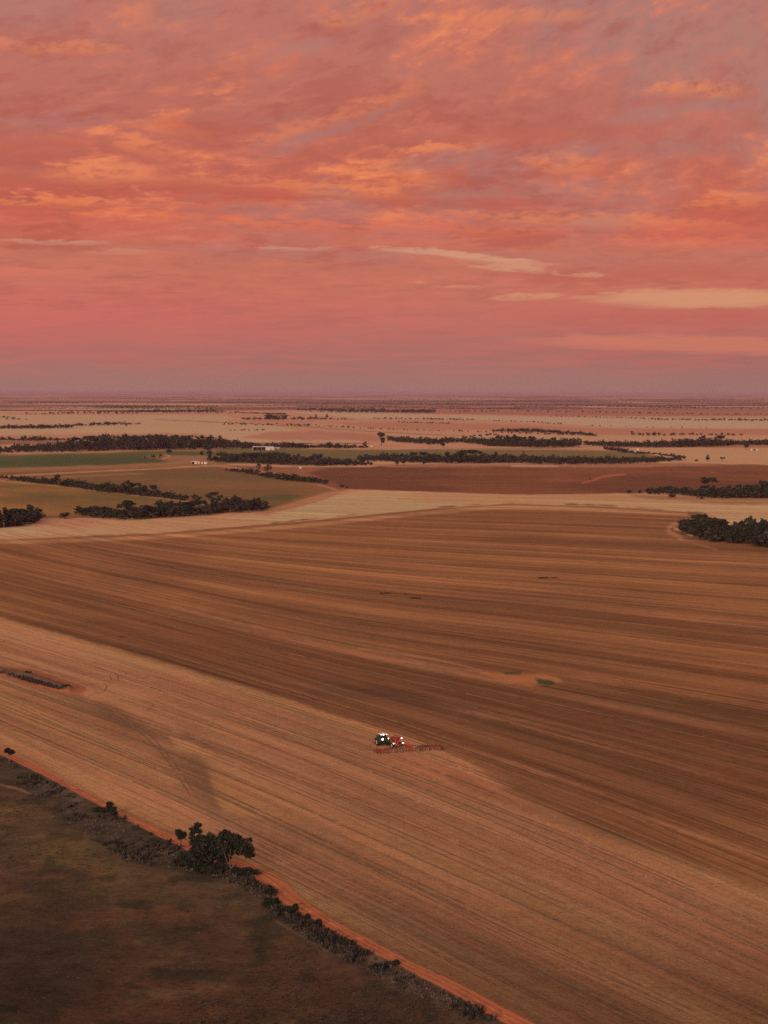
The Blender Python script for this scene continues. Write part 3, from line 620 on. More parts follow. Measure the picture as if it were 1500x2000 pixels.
while v_line < 330:
    x0 = q_.uniform(-60, 1100); x1 = x0 + q_.uniform(200, 900); li += 1; wd = q_.uniform(.3, .75) * (1.5 if v_line < 200 else 1)
    pts_ = [(x, float(row_px(v_line + .3 * math.sin(x / 150 + li), x))) for x in np.arange(x0, min(x1, 1600), 10.0)]
    if len(pts_) > 4: ribbon(mb, pts_, wd * .8, .05, .05, li)
    v_line += q_.uniform(2.5, 8)
tag(mb.build('straw_lines', M_straw), kind='structure')

M_rut = mat('track_rut', tuple(disp((142, 74, 49))), .95, .3, .25); M_crest = mat('track_crest', tuple(disp((164, 88, 59))), .95, .3, .25)
xs_ = np.arange(-60, 1080, 10.0); up_ = np.interp(xs_, [p[0] for p in upE], [p[1] for p in upE]); lo_ = np.interp(xs_, [p[0] for p in lowE], [p[1] for p in lowE])
mb = MB()
for k_, w_ in ((.28, .42), (.68, .42)): ribbon(mb, [(x, u__ + (l__ - u__) * (k_ + .04 * math.sin(x / 37 + k_))) for x, u__, l__ in zip(xs_, up_, lo_)], w_, .05, .03, 5)
tag(mb.build('track_ruts', M_rut), kind='structure'); mb = MB()
ribbon(mb, [(x, u__ + (l__ - u__) * (.48 + .05 * math.sin(x / 29))) for x, u__, l__ in zip(xs_, up_, lo_)], .5, .05, .12, 6)
tag(mb.build('track_crown', M_crest), kind='structure')
# ------------------------------------------------------------------ haze
hm = bpy.data.materials.new('haze'); hm.use_nodes = True; hm.node_tree.nodes.clear(); t = NT(hm.node_tree)
vp = t.new('ShaderNodeVolumePrincipled'); vp.inputs['Color'].default_value = (0.84, 0.56, 0.70, 1); vp.inputs['Density'].default_value = 2.0e-5; vp.inputs['Anisotropy'].default_value = 0.0
ho = t.new('ShaderNodeOutputMaterial'); hm.node_tree.links.new(vp.outputs[0], ho.inputs['Volume'])
mb = MB(); mb.box((0, 37500, 59.15), (322000, 197000, 121.7)); tag(mb.build('haze', hm), kind='stuff')

# ------------------------------------------------------------------ trees
M_leaf = mat('gum_leaves', (.036, .044, .028), .8, .45, .35)
M_leaf2 = mat('mallee_leaves', (.028, .036, .026), .8, .4, .4)
M_bark = mat('gum_bark', (.30, .20, .15), .85, .3, 1.2)
M_bark2 = mat('dark_bark', (.09, .065, .052), .9, .3, 1.2)
M_scrub = mat('scrub_leaves', (.050, .046, .038), .8, .4, .3)
M_dead = mat('dry_grass', (.15, .115, .095), .9, .4, .8)

def leaf_cloud(clumps, n, size, seed, flat=.6):
    """random leaf sprays (two crossed-ish quads share no plane) on and in ellipsoids. clumps: (cx,cy,cz,rx,ry,rz)"""
    q_ = random.Random(seed); ex = []
    for c in clumps:
        ex.append((c[0], c[1], c[2], c[3] * .8, c[4] * .8, c[5] * .8))
        for _ in range(5):
            d_ = Vector((q_.gauss(0, 1), q_.gauss(0, 1), q_.gauss(0, 1))).normalized(); k_ = q_.uniform(.28, .5)
            ex.append((c[0] + d_.x * c[3] * .8, c[1] + d_.y * c[4] * .8, c[2] + d_.z * c[5] * .8, c[3] * k_, c[4] * k_, c[5] * k_))
    clumps = ex
    g = np.random.default_rng(seed); vol = np.array([c[3] * c[4] * c[5] for c in clumps]) ** .67; w = vol / vol.sum()
    idx = g.choice(len(clumps), n, p=w); c = np.array(clumps)[idx]
    d = g.normal(size=(n, 3)); d /= np.linalg.norm(d, axis=1)[:, None]; r = g.random(n)[:, None] ** .45 * (1 + .16 * g.normal(size=(n, 1)))
    wob = 1 + .16 * np.sin(d[:, :1] * 7 + idx[:, None]) * np.cos(d[:, 1:2] * 6 + idx[:, None] * 2)
    p = c[:, :3] + d * r * c[:, 3:6] * wob
    a = g.normal(size=(n, 3)); a[:, 2] *= flat; a /= np.linalg.norm(a, axis=1)[:, None]
    b = np.cross(a, g.normal(size=(n, 3))); b /= np.linalg.norm(b, axis=1)[:, None]
    s = size * (.55 + .9 * g.random(n))[:, None]
    P0 = p - a * s; P1 = p + b * s * .55; P2 = p + a * s; P3 = p - b * s * .55
    V_ = np.stack([P0, P1, P2, P3], 1).reshape(-1, 3); return V_, np.arange(4 * n).reshape(n, 4)
def limbs(mb, base, h, tips, r, seed, fork=.35, lean=(0, 0)):
    q = random.Random(seed); top = Vector((base[0] + lean[0], base[1] + lean[1], base[2] + h * fork))
    mb.tube([base, Vector(base).lerp(top, .5) + Vector((q.uniform(-.1, .1) * h * .2, 0, 0)), top], r, 7, r1=r * .72)
    for (tx, ty, tz) in tips:
        tp = Vector((tx, ty, tz)); m1 = top.lerp(tp, .4) + Vector((q.uniform(-.06, .06) * h, q.uniform(-.06, .06) * h, -.03 * h)); m2 = top.lerp(tp, .75) + Vector((q.uniform(-.04, .04) * h, 0, .01 * h))
        mb.tube([top - Vector((0, 0, r)), m1, m2, tp], r * .6, 6, r1=r * .12)
        for _ in range(2):
            e = tp + Vector((q.uniform(-.12, .12) * h, q.uniform(-.12, .12) * h, q.uniform(-.02, .1) * h)); mb.tube([m2, m2.lerp(e, .6) + Vector((0, 0, .01 * h)), e], r * .2, 5, r1=r * .06)
def make_proto(seed, style, leaves):
    """ten metre high prototype; returns (crown mesh, trunk mesh)"""
    q = random.Random(seed); cl = []; tips = []
    if style == 'umbrella':
        for _ in range(7):
            a = q.uniform(0, 6.3); rr = q.uniform(.5, 3.6); z = q.uniform(7.2, 9.0); s_ = q.uniform(1.2, 2.0); cl.append((math.cos(a) * rr, math.sin(a) * rr, z, s_, s_, s_ * .5)); tips.append((math.cos(a) * rr, math.sin(a) * rr, z - .3))
    elif style == 'round':
        for _ in range(11):
            a = q.uniform(0, 6.3); rr = q.uniform(0, 2.6); z = q.uniform(3.6, 8.4); s_ = q.uniform(1.2, 2.0); cl.append((math.cos(a) * rr, math.sin(a) * rr, z, s_, s_, s_ * .8)); tips.append((math.cos(a) * rr, math.sin(a) * rr, z - .5))
    elif style == 'bushy':
        for _ in range(15):
            a = q.uniform(0, 6.3); rr = q.uniform(0, 4.0); z = q.uniform(1.3, 8.3 - rr * .7); s_ = q.uniform(1.5, 2.5); cl.append((math.cos(a) * rr, math.sin(a) * rr, z, s_, s_, s_ * .75)); tips.append((math.cos(a) * rr, math.sin(a) * rr, z))
    elif style == 'lean':
        lx = q.uniform(1, 2)
        for _ in range(9):
            a = q.uniform(0, 6.3); rr = q.uniform(0, 3.0); z = q.uniform(4.8, 8.8); s_ = q.uniform(1.1, 1.8); cl.append((lx + math.cos(a) * rr, math.sin(a) * rr, z, s_, s_, s_ * .65)); tips.append((lx + math.cos(a) * rr, math.sin(a) * rr, z - .3))
    else:
        for _ in range(9):
            a = q.uniform(0, 6.3); rr = q.uniform(0, 1.6); z = q.uniform(3.0, 8.8); s_ = q.uniform(1.0, 1.6); cl.append((math.cos(a) * rr, math.sin(a) * rr, z, s_, s_, s_)); tips.append((math.cos(a) * rr, math.sin(a) * rr, z - .5))
    V_, F2 = leaf_cloud(cl, leaves, .55, seed); mb = MB(); limbs(mb, (0, 0, -.3), 10, tips[:5], .28, seed, .33 if style != 'bushy' else .12)
    return V_, F2, mb
styles = ['umbrella', 'round', 'bushy', 'lean', 'bushy', 'tall', 'bushy', 'round', 'umbrella', 'bushy']
protos = []; holder = []
for i, st_ in enumerate(styles):
    V_, F2, mb = make_proto(100 + i, st_, 620)
    cr = mesh_np('crown', V_, F2, M_leaf if i % 2 else M_leaf2); tr = mb.build('trunk', M_bark if i == 3 else M_bark2)
    protos.append((cr.data, tr.data)); holder += [cr, tr]
for o in holder: bpy.data.objects.remove(o)
lods = [leaf_cloud([(0, 0, 5.6, 3.6, 3.6, 3.2), (2, 0, 5, 2.2, 2.2, 2), (-2, 1, 4.6, 2.2, 2.2, 2), (.5, 0, 2.5, 2.6, 2.6, 2)], 90, 1.0, 900 + i) for i in range(5)]

belts = [  # key, label, group, pts (x, base y, height), n, jitter
 ('a', 'dark gum tree in the thicket at the left edge beside the pale headland', 'gum trees in the left edge thicket', [(-60, 1034, 34), (0, 1032, 32), (40, 1031, 36), (68, 1022, 26), (82, 1014, 16)], 20, 5),
 ('b', 'dark gum tree in the belt along the ochre paddocks', 'gum trees in the belt along the pale headland', [(150, 1008, 16), (190, 1014, 22), (240, 1018, 28), (300, 1014, 30), (345, 1012, 30), (400, 1009, 26), (440, 1003, 26), (490, 1002, 25), (522, 998, 14)], 42, 6),
 ('c', 'dark gum tree in the diagonal row between the ochre paddocks', 'gum trees in the diagonal row of the ochre paddocks', [(-60, 930, 8), (10, 938, 8), (60, 945, 14), (130, 952, 20), (200, 962, 18), (250, 967, 24), (300, 973, 20), (350, 979, 13), (365, 981, 12)], 44, 2),
 ('d', 'scattered gum tree at the lower end of the diagonal tree row', 'scattered gum trees ending the diagonal row', [(378, 980, 16), (392, 985, 16), (405, 974, 12), (420, 988, 22), (450, 990, 14), (470, 996, 22)], 9, 2),
 ('e', 'dark gum tree in the dense grove at the right edge', 'gum trees in the right edge grove', [(1330, 1040, 20), (1345, 1046, 26), (1365, 1052, 40), (1400, 1060, 38), (1440, 1063, 40), (1480, 1068, 44), (1540, 1074, 46), (1620, 1084, 46)], 54, 8),
 ('f', 'dark gum tree in the grove beside the red ploughed field', 'gum trees in the grove by the red ploughed field', [(1265, 968, 12), (1310, 967, 15), (1340, 970, 14), (1380, 974, 20), (1420, 975, 26), (1460, 974, 27), (1500, 975, 27), (1600, 980, 28)], 54, 4),
 ('g', 'dark gum tree in the wood left of the long belt', 'gum trees behind the red field, left part', [(405, 903, 8), (450, 905, 16), (520, 909, 20), (600, 912, 22), (650, 912, 18), (690, 912, 14), (728, 911, 7)], 48, 3),
 ('h', 'dark gum tree in the broken row left of the red ploughed field', 'gum trees in the broken row left of the red field', [(440, 922, 5), (470, 925, 10), (500, 930, 12), (520, 935, 12), (560, 941, 16), (600, 944, 14), (640, 948, 12)], 26, 2),
 ('i', 'dark gum tree in the long belt behind the red ploughed field', 'gum trees behind the red field, long part', [(700, 902, 10), (760, 904, 16), (840, 906, 18), (930, 907, 22), (1000, 906, 17), (1100, 909, 16), (1200, 908, 14), (1280, 906, 12), (1340, 901, 6)], 100, 3),
 ('j', 'dark tree in the thick wood behind the green crop strip', 'trees of the wood behind the green strip', [(-80, 889, 12), (10, 888, 12), (60, 886, 14), (120, 886, 18), (180, 884, 24), (250, 882, 25), (330, 880, 26), (400, 880, 22), (450, 879, 15), (500, 879, 10)], 120, 5),
 ('k', 'tree in the thin row behind the wood at left', 'trees in the thin row behind the left wood', [(-80, 864, 8), (0, 862, 7), (60, 863, 11), (130, 862, 6), (185, 860, 9), (202, 859, 12), (215, 859, 9), (290, 858, 9), (400, 855, 4)], 50, 1),
 ('l', 'tree in the hedge row behind the white shed', 'trees behind the white shed', [(470, 879, 9), (520, 876, 9), (560, 878, 14), (580, 878, 14), (620, 877, 8), (645, 878, 12), (720, 877, 5)], 32, 1),
 ('m', 'tree in the broken wood right of the tall pair of trees', 'trees of the broken wood in the middle distance', [(758, 863, 10), (775, 866, 12), (800, 867, 12), (840, 870, 13), (900, 866, 10), (960, 874, 18), (1000, 875, 20), (1060, 876, 18), (1125, 875, 18)], 75, 3),
 ('n', 'tree in the row in front of the far right stubble', 'trees in the row at far right', [(1140, 872, 10), (1200, 875, 13), (1300, 876, 16), (1380, 874, 22), (1450, 872, 12), (1600, 872, 16)], 62, 2),
 ('o', 'small tree in the upper broken row at far right', 'small trees in the upper right broken row', [(1232, 852, 8), (1260, 853, 9), (1300, 853, 7), (1350, 852, 6), (1450, 853, 7)], 24, .7),
 ('p', 'small tree in the low row along the green strip at right', 'small trees along the right green strip', [(1180, 880, 8), (1210, 885, 10), (1240, 889, 7), (1280, 890, 5), (1310, 894, 6), (1338, 896, 5)], 26, 1),
 ('q', 'tree in the short row in front of the wood, behind the farm buildings', 'trees behind the small farm', [(424, 893, 8), (440, 895, 10), (470, 897, 9), (520, 897, 13), (555, 897, 13), (565, 897, 9)], 20, 1.5)]
fars = [([(-100, 839, 8), (60, 839, 9), (140, 838, 10)], 60, 1), ([(140, 834, 6), (215, 832, 8), (275, 830, 5)], 26, 1), ([(962, 845, 7), (1000, 846, 9), (1060, 847, 10), (1165, 854, 8)], 46, 1), ([(580, 803, 5), (700, 807, 9), (850, 808, 8), (850, 809, 3)], 80, 1),
        ([(730, 820, 4), (800, 821, 4), (925, 823, 4)], 36, 1), ([(778, 827, 4), (880, 829, 3)], 20, .5), ([(1075, 815, 3), (1200, 818, 3), (1300, 822, 5), (1520, 824, 6)], 80, 1), ([(190, 807, 4), (300, 807, 7), (420, 806, 6)], 60, 1), ([(50, 811, 4), (150, 810, 6), (270, 810, 4)], 26, 1),
        ([(470, 808, 3), (557, 811, 4)], 40, .4), ([(524, 822, 12), (526, 822, 13)], 3, .3), ([(538, 822, 12), (540, 822, 12)], 3, .3), ([(554, 820, 10), (556, 820, 10)], 3, .3), ([(522, 812, 3), (545, 813, 3)], 10, .4), ([(470, 822, 7), (500, 822, 6), (620, 822, 6), (690, 822, 3)], 40, 1.5), ([(0, 803, 3), (170, 805, 3)], 20, .5), ([(120, 796, 3), (560, 794, 3)], 50, 1), ([(760, 790, 2.5), (1200, 796, 4), (1500, 802, 3)], 70, 1.2), ([(0, 817, 4), (30, 817, 3)], 8, .5),
        ([(620, 834, 3), (700, 838, 4), (860, 844, 3)], 24, .6), ([(450, 843, 3), (520, 842, 4)], 10, 1), ([(960, 824, 3), (1035, 826, 3), (1100, 831, 5)], 22, .5), ([(1000, 804, 3), (1080, 806, 4), (1330, 810, 4), (1500, 812, 3)], 50, .8),
        ([(440, 800, 2), (620, 799, 2)], 20, .4), ([(540, 790, 2), (1000, 786, 2)], 40, 1.5), ([(900, 857, 5), (960, 852, 5), (1000, 862, 8)], 16, 2), ([(1460, 868, 8), (1560, 868, 8)], 14, 1), ([(870, 792, 2), (1010, 793, 3)], 20, .4), ([(440, 828, 3), (600, 832, 3), (690, 835, 3)], 16, 2), ([(640, 812, 2), (480, 800, 3)], 10, 1),
        ([(1140, 833, 3), (1260, 837, 3), (1400, 838, 3)], 10, .5), ([(850, 843, 3), (980, 848, 5), (1120, 852, 5)], 22, .8)]
spots = []   # (height px, x, y, belt index, proto)
for bi, (key, lab, grp, pts, n, jit) in enumerate(belts):
    xs = [p[0] for p in pts]; L0 = xs[0]; L1 = xs[-1]
    for i in range(n):
        x = L0 + (L1 - L0) * (i + rnd.random()) / n; y = np.interp(x, xs, [p[1] for p in pts]); h = 1.08 * np.interp(x, xs, [p[2] for p in pts])
        back = rnd.random(); y = y - back * jit * 1.6; h = h * rnd.uniform(.72, 1.12) * (1 - .1 * back)
        spots.append([h, x, y, bi, rnd.randrange(len(protos))])
spots.sort(key=lambda s_: -s_[0])
LONE = [  # x, base y, height px, proto, label
 (1383, 967, 34, 0, 'tall umbrella-crowned gum standing above the right grove by the red field'), (1312, 974, 12, 2, 'small bushy tree on the headland just below the right grove, left of two'), (1367, 976, 14, 4, 'small bushy tree on the headland just below the right grove, right of two'),
 (126, 1014, 19, 2, 'lone bushy tree in the gap between the left thicket and the belt'), (1228, 965, 11, 2, 'first small tree at the left tip of the right grove row'), (1250, 965, 9, 6, 'second small tree at the left tip of the right grove row'),
 (776, 911, 14, 1, 'tree standing forward of the long belt behind the red field, leftmost'), (789, 911, 15, 7, 'tree standing forward of the long belt behind the red field, second from left'), (826, 911, 14, 5, 'slim tree standing forward of the long belt behind the red field'),
 (1061, 909, 16, 3, 'tree standing forward of the long belt above the pale bare strip'), (1091, 909, 13, 5, 'small tree forward of the long belt right of the pale bare strip'), (745, 873, 26, 5, 'tall tree pair standing alone in front of the middle distance wood'), (842, 876, 16, 3, 'leaning tree forward of the middle distance wood'),
 (866, 876, 14, 1, 'round tree forward of the middle distance wood'), (1131, 876, 19, 1, 'round tree at the right end of the middle distance wood'), (1457, 880, 17, 1, 'round dark tree alone on the far right stubble'), (1382, 903, 13, 1, 'round tree alone beyond the right end of the red field, larger one'),
 (1411, 904, 10, 0, 'umbrella tree alone beyond the right end of the red field, small one'), (1360, 903, 7, 2, 'low bush tree beyond the right end of the red field'), (1325, 896, 8, 2, 'low wide tree at the end of the green strip'), (330, 888, 14, 2, 'dark tree beside the bend of the farm track at left'),
 (395, 893, 11, 1, 'round tree above the small farm, left of the dark one'), (409, 904, 21, 5, 'dark tall tree beside the small farm buildings'), (407, 883, 15, 2, 'big dark tree at the right end of the left wood'), (283, 897, 6, 2, 'low tree of the clump in the green strip, left'), (300, 896, 7, 6, 'low tree of the clump in the green strip, middle'), (314, 896, 8, 4, 'low tree of the clump in the green strip, right'),
 (523, 921, 15, 6, 'dark tree group left of the red field, on the bare ground'), (505, 917, 13, 4, 'dark tree at the left of the group on bare ground near the red field'), (668, 953, 8, 2, 'small bush tree by the end of the farm track'), (678, 955, 6, 4, 'lower bush by the end of the farm track'), (1152, 941, 6, 3, 'tiny tree beside the red dirt scar in the ploughed field'),
 (585, 878, 16, 2, 'round dark tree in the hedge right of the white shed'), (713, 877, 13, 1, 'round dark tree left of the white tank'), (617, 818, 7, 5, 'first slim far tree on the pale plain'), (639, 818, 8, 1, 'second rounder far tree on the pale plain'),
 (245, 836, 7, 3, 'far tree in the thin row on the left plain'), (1234, 852, 9, 5, 'leftmost pointed tree of the upper right broken row')]
def add_tree(x, y, h, proto, label, group=None, parts=True, w=None):
    p = at(x, y); s_ = h / ppm(y) / 9.6; c_, t_ = protos[proto]
    root = bpy.data.objects.new('gum_tree', None if parts else c_); COL.objects.link(root)
    root.location = p; sx = s_ * (w or rnd.uniform(.95, 1.35)); root.scale = (sx, sx, s_); root.rotation_euler = (0, 0, rnd.uniform(0, 6.28)); root.empty_display_size = 1
    tag(root, label, 'tree', group)
    if parts:
        for nm, me in (('crown', c_), ('trunk', t_)):
            o = bpy.data.objects.new(nm, me); COL.objects.link(o); o.parent = root
    return root
for (x, y, h, pr, lab) in LONE: add_tree(x, y, h, pr, lab, None, True)
NIND = 300 - len(LONE) - 8
for (h, x, y, bi, pr) in spots[:NIND]:
    b_ = belts[bi]; lab, grp = b_[1], b_[2]
    if b_[4] > 40:
        f_ = (x - max(0, b_[3][0][0])) / (min(1500, b_[3][-1][0]) - max(0, b_[3][0][0])); w_ = 'left end' if f_ < .34 else ('middle' if f_ < .67 else 'right end')
        lab = lab + ', ' + w_; grp = grp + ', ' + w_
    add_tree(x, y, h, pr, lab, grp, h > 12)
SV = []; SF = []; base_i = 0
def stuff_add(x, y, hpx, wide=1.3, lod=None):
    global base_i
    p = at(x, y); s_ = hpx / ppm(y) / 9.0; V_, F2 = lods[rnd.randrange(5)] if lod is None else lods[lod]
    a = rnd.uniform(0, 6.28); ca, sa = math.cos(a), math.sin(a); w_ = s_ * wide
    V2 = np.stack([(V_[:, 0] * ca - V_[:, 1] * sa) * w_ + p.x, (V_[:, 0] * sa + V_[:, 1] * ca) * w_ + p.y, V_[:, 2] * s_ + p.z], -1)
    SV.append(V2); SF.append(F2 + base_i); base_i += len(V2)
for (h, x, y, bi, pr) in spots[NIND:]: stuff_add(x, y, h)
for pts, n, jit in fars:
    xs = [p[0] for p in pts]
    for i in range(n):
        x = xs[0] + (xs[-1] - xs[0]) * (i + rnd.random()) / n
        if xs[-1] < xs[0]: continue
        stuff_add(x, np.interp(x, xs, [p[1] for p in pts]) - rnd.random() * jit, np.interp(x, xs, [p[2] for p in pts]) * rnd.uniform(.6, 1.15), rnd.uniform(1.2, 2.4))
for i in range(52):   # broken tree lines and clumps on the far paddock edges
    y = 777 + 68 * rnd.random() ** 1.6; x0 = rnd.uniform(-100, 1500)
    if x0 > 560 and y > 806: y = rnd.uniform(776, 806)
    ln = rnd.uniform(15, 260) * rnd.random(); sl_ = rnd.uniform(-.012, .022); d_ = rnd.uniform(4, 9); hh = max(1.4, (y - HZ) * .075)
    for k_ in range(max(2, int(ln / d_))):
        if rnd.random() < .25: continue
        stuff_add(x0 + k_ * d_ + rnd.uniform(-d_, d_) * .6, y + k_ * d_ * sl_ + rnd.uniform(-.5, .5), hh * rnd.uniform(.5, 1.3), rnd.uniform(1.2, 3.0))
for i in range(75):   # far scrub lines close to the horizon
    x0 = rnd.uniform(-100, 1500); y = rnd.uniform(774, 800); ln = rnd.uniform(40, 260); hh = (y - HZ) * .05 + .4
    for k_ in range(int(ln / (3.2))): stuff_add(x0 + k_ * 3.2 + rnd.uniform(-2, 2), y + rnd.uniform(-.3, .3), hh * rnd.uniform(.6, 1.2), 3.0)
tag(mesh_np('distant_trees', np.concatenate(SV), np.concatenate(SF), M_leaf2), kind='stuff')
# undergrowth closing the belts
SV = []; SF = []; base_i = 0
for bi, (key, lab, grp, pts, n, jit) in enumerate(belts):
    if key in 'do': continue
    xs = [p[0] for p in pts]
    for i in range(int(n * 3.2)):
        x = xs[0] + (xs[-1] - xs[0]) * (i + rnd.random()) / (n * 3.2)
        stuff_add(x, np.interp(x, xs, [p[1] for p in pts]) - rnd.random() * jit * 1.5, np.interp(x, xs, [p[2] for p in pts]) * rnd.uniform(.35, .80), rnd.uniform(1.5, 2.1))
tag(mesh_np('undergrowth', np.concatenate(SV), np.concatenate(SF), M_scrub), kind='stuff')

# ------------------------------------------------------------------ near trees beside the track
def near_tree(name, x, y, clumps, leaves, size, tips, r, bark, label, fork=.3, lean=(0, 0), seed=1, leafm=None, cat='tree'):
    p = at(x, y); root = empty(name, p); tag(root, label, cat)
    V_, F2 = leaf_cloud(clumps, leaves, size, seed); mesh_np('crown', V_, F2, leafm or M_leaf2, root)
    mb = MB(); h = max(c[2] for c in clumps); limbs(mb, (0, 0, -.3), h, tips, r, seed, fork, lean); mb.build('trunk', bark, root)
    return root
def tips_of(cl, n=7): return [(c[0] * .9, c[1] * .9, c[2] - .2) for c in cl[:n]]
q = random.Random(5)
A = [(-1.4, 0, 7.9, 1.5, 1.5, 1.1), (.2, .5, 7.2, 1.7, 1.7, 1.2), (1.7, 0, 6.9, 1.7, 1.6, 1.2), (3.3, -.3, 6.0, 1.5, 1.5, 1.3), (4.1, .2, 4.9, 1.3, 1.3, 1.3), (2.6, .6, 5.2, 1.4, 1.4, .9), (-.3, -1, 6.2, 1.5, 1.5, 1.0), (3.5, .6, 3.6, 1.0, 1.1, .8), (-2.3, 0, 6.9, 1.0, 1.0, .8), (1.0, 1.4, 6.0, 1.6, 1.4, .9), (-1.9, 1.5, 5.4, 1.6, 1.5, 1.3), (.2, 1.8, 4.9, 1.5, 1.4, 1.0), (2.0, .8, 4.2, 1.0, 1.0, .7), (4.3, 0, 3.7, .8, .8, .7), (-1.6, 2.2, 3.7, 1.3, 1.3, 1.2), (.4, 1.5, 3.9, .8, .8, .6), (2.9, 1.2, 4.4, 1.1, 1.1, .8), (-1.2, 2.4, 2.2, 1.3, 1.2, 1.1)]
near_tree('gum_tree', 450, 1708, A, 8500, .24, [tips_of(A, 9)[k_] for k_ in (1, 3, 8)] + [(1.2, .8, 5.0)], .13, mat('brown_bark', (.17, .12, .09), .9, .3, 1.2), 'big spreading gum with pale forked trunk, right of the clump beside the red track', .16, (.1, 0), 31)
B = [(x_, y_, z_, s_, s_, s_ * .8) for x_, y_, z_, s_ in [(-2.4, 0, 5.3, 1.6), (-1.0, .3, 5.8, 1.7), (.6, 0, 5.9, 1.6), (1.8, .2, 5.0, 1.6), (-2.6, 0, 3.2, 1.8), (-.8, -.5, 3.6, 2.0), (1.2, -.3, 3.2, 2.0), (2.4, 0, 2.2, 1.7), (0, -.8, 1.6, 2.0), (-2.4, -.5, 1.4, 1.7), (3.2, 0, 3.8, 1.0), (1.6, 0, 6.5, .8), (-3.6, -.3, 1.0, 1.3), (3.4, -.4, 1.6, 1.3), (.8, .5, 6.9, .8), (-3.0, 0, 6.3, .7)]]
near_tree('mallee_tree', 402, 1698, B, 9000, .24, tips_of(B, 6), .2, M_bark2, 'wide dark bushy mallee filling the middle of the clump beside the red track', .1, (0, 0), 32)
Cc = [(-.2, 0, 5.4, 1.0, 1.0, .8), (.5, 0, 6.3, .9, .9, .8), (-.6, .2, 4.6, .8, .8, .6), (.9, 0, 5.0, .8, .8, .6)]
near_tree('gum_tree', 381, 1672, Cc, 1500, .24, tips_of(Cc, 4), .13, M_bark, 'slim upright gum behind the bushy mallee, leaning trunk over the red track', .35, (.1, 0), 33)
D_ = [(0, 0, 3.0, 1.15, 1.15, 1.1), (-.4, 0, 3.5, .8, .8, .7), (.5, .2, 2.7, .9, .9, .8)]
near_tree('mallee_tree', 353, 1660, D_, 1700, .24, tips_of(D_, 3), .1, M_bark2, 'small round-crowned tree at the left end of the clump on the track edge', .3, (0, 0), 34)
E_ = [(-.5, 0, 1.9, 1.6, 1.4, 1.1), (1.2, 0, 1.6, 1.5, 1.3, 1.0), (-2.0, 0, 1.4, 1.4, 1.3, .9)]
near_tree('mallee_bush', 380, 1688, E_, 2600, .25, tips_of(E_, 3), .08, M_bark2, 'low dark spreading bush at the foot of the clump, left side', .2, (0, 0), 35, cat='bush')
G_ = [(0, 0, 3.2, 1.1, 1.0, .9), (-.7, 0, 3.5, .8, .8, .7), (.8, 0, 2.9, .8, .8, .7)]
for bx_, by_, bl_, bs_ in [(360, 1694, 'low black-green scrub bush at the left foot of the tree clump', 51), (404, 1710, 'low black-green scrub bush in front of the bushy mallee', 52), (478, 1712, 'low scrub bush right of the forked gum trunk', 53)]:
    E3 = [(-1.6, 0, .8, 1.5, 1.3, .7), (.5, .2, .9, 1.6, 1.3, .8), (2.3, 0, .6, 1.3, 1.1, .5)]; near_tree('mallee_bush', bx_, by_, E3, 1800, .2, tips_of(E3, 2), .05, M_bark2, bl_, .2, (0, 0), bs_, cat='bush')
E2 = [(-1.4, 0, 1.0, 1.4, 1.2, .8), (.4, .3, .8, 1.3, 1.2, .7), (2.0, .3, .7, 1.2, 1.1, .6)]
near_tree('mallee_bush', 424, 1704, E2, 2200, .24, tips_of(E2, 3), .07, M_bark2, 'low dark bush spreading under the big gum with the forked trunk', .2, (0, 0), 38, cat='bush')
near_tree('mallee_tree', 18, 1493, G_, 1300, .24, tips_of(G_, 3), .09, M_bark, 'small mushroom-shaped tree with pale twin stems at the left edge of the track', .25, (0, 0), 36)
H_ = [(.1, 0, 2.8, .95, .95, .9), (.3, 0, 1.6, 1.2, 1.1, 1.0), (-1.2, .3, 1.3, .8, .8, .6), (1.0, 0, .9, .9, .9, .8)]
near_tree('mallee_tree', 214, 1597, H_, 1900, .24, tips_of(H_, 3), .09, M_bark2, 'dark double-topped small tree leaning over the red track at left', .2, (0, 0), 37)
for x, y, w_, h_, lab, sd_i in [(529, 1752, 14, 20, 'round dark green bush beside the wide bend of the track, upper of two', 41), (523, 1776, 12, 22, 'dark taller bush beside the wide bend of the track, lower of two', 42), (561, 1786, 11, 16, 'thin see-through bush between the dark bushes and the track', 43),
                            (577, 1787, 6, 20, 'narrow upright dark bush close to the track bend', 44), (601, 1797, 5, 9, 'small dark bush on the track edge beyond the bend', 45), (620, 1812, 9, 14, 'ball-shaped dark bush on the track edge', 46), (773, 1888, 8, 12, 'small round bush alone on the lower track edge', 47),
                            (740, 1895, 16, 9, 'low dark bush in the verge near the small round one', 48), (622, 1843, 8, 8, 'tiny dark bush in the middle of the lower verge', 49), (195, 1588, 14, 9, 'low dark bush touching the double-topped small tree', 50)]:
    k_ = ppm(y); W_ = w_ / k_; H__ = h_ / k_; cl = [(0, 0, H__ * .62, W_, W_, H__ * .36), (W_ * .35, 0, H__ * .4, W_ * .8, W_ * .8, H__ * .33), (-W_ * .4, 0, H__ * .38, W_ * .8, W_ * .8, H__ * .32)]
    near_tree('mallee_bush', x, y, cl, 420 if sd_i == 43 else 1100, .2, tips_of(cl, 3), .06, M_bark2, lab, .15, (0, 0), sd_i, cat='bush')
# fallen branch on the track
p = at(589, 1771); mb = MB(); mb.tube([(-.9, 0, .1), (0, .2, .3), (.7, -.1, .2)], .09, 6, r1=.04); mb.tube([(0, .2, .3), (.4, .5, .7)], .05, 5, r1=.02); o = mb.build('fallen_branch', M_bark2, loc=p); tag(o, 'dark fallen branch lying on the edge of the red track at the bend', 'branch')

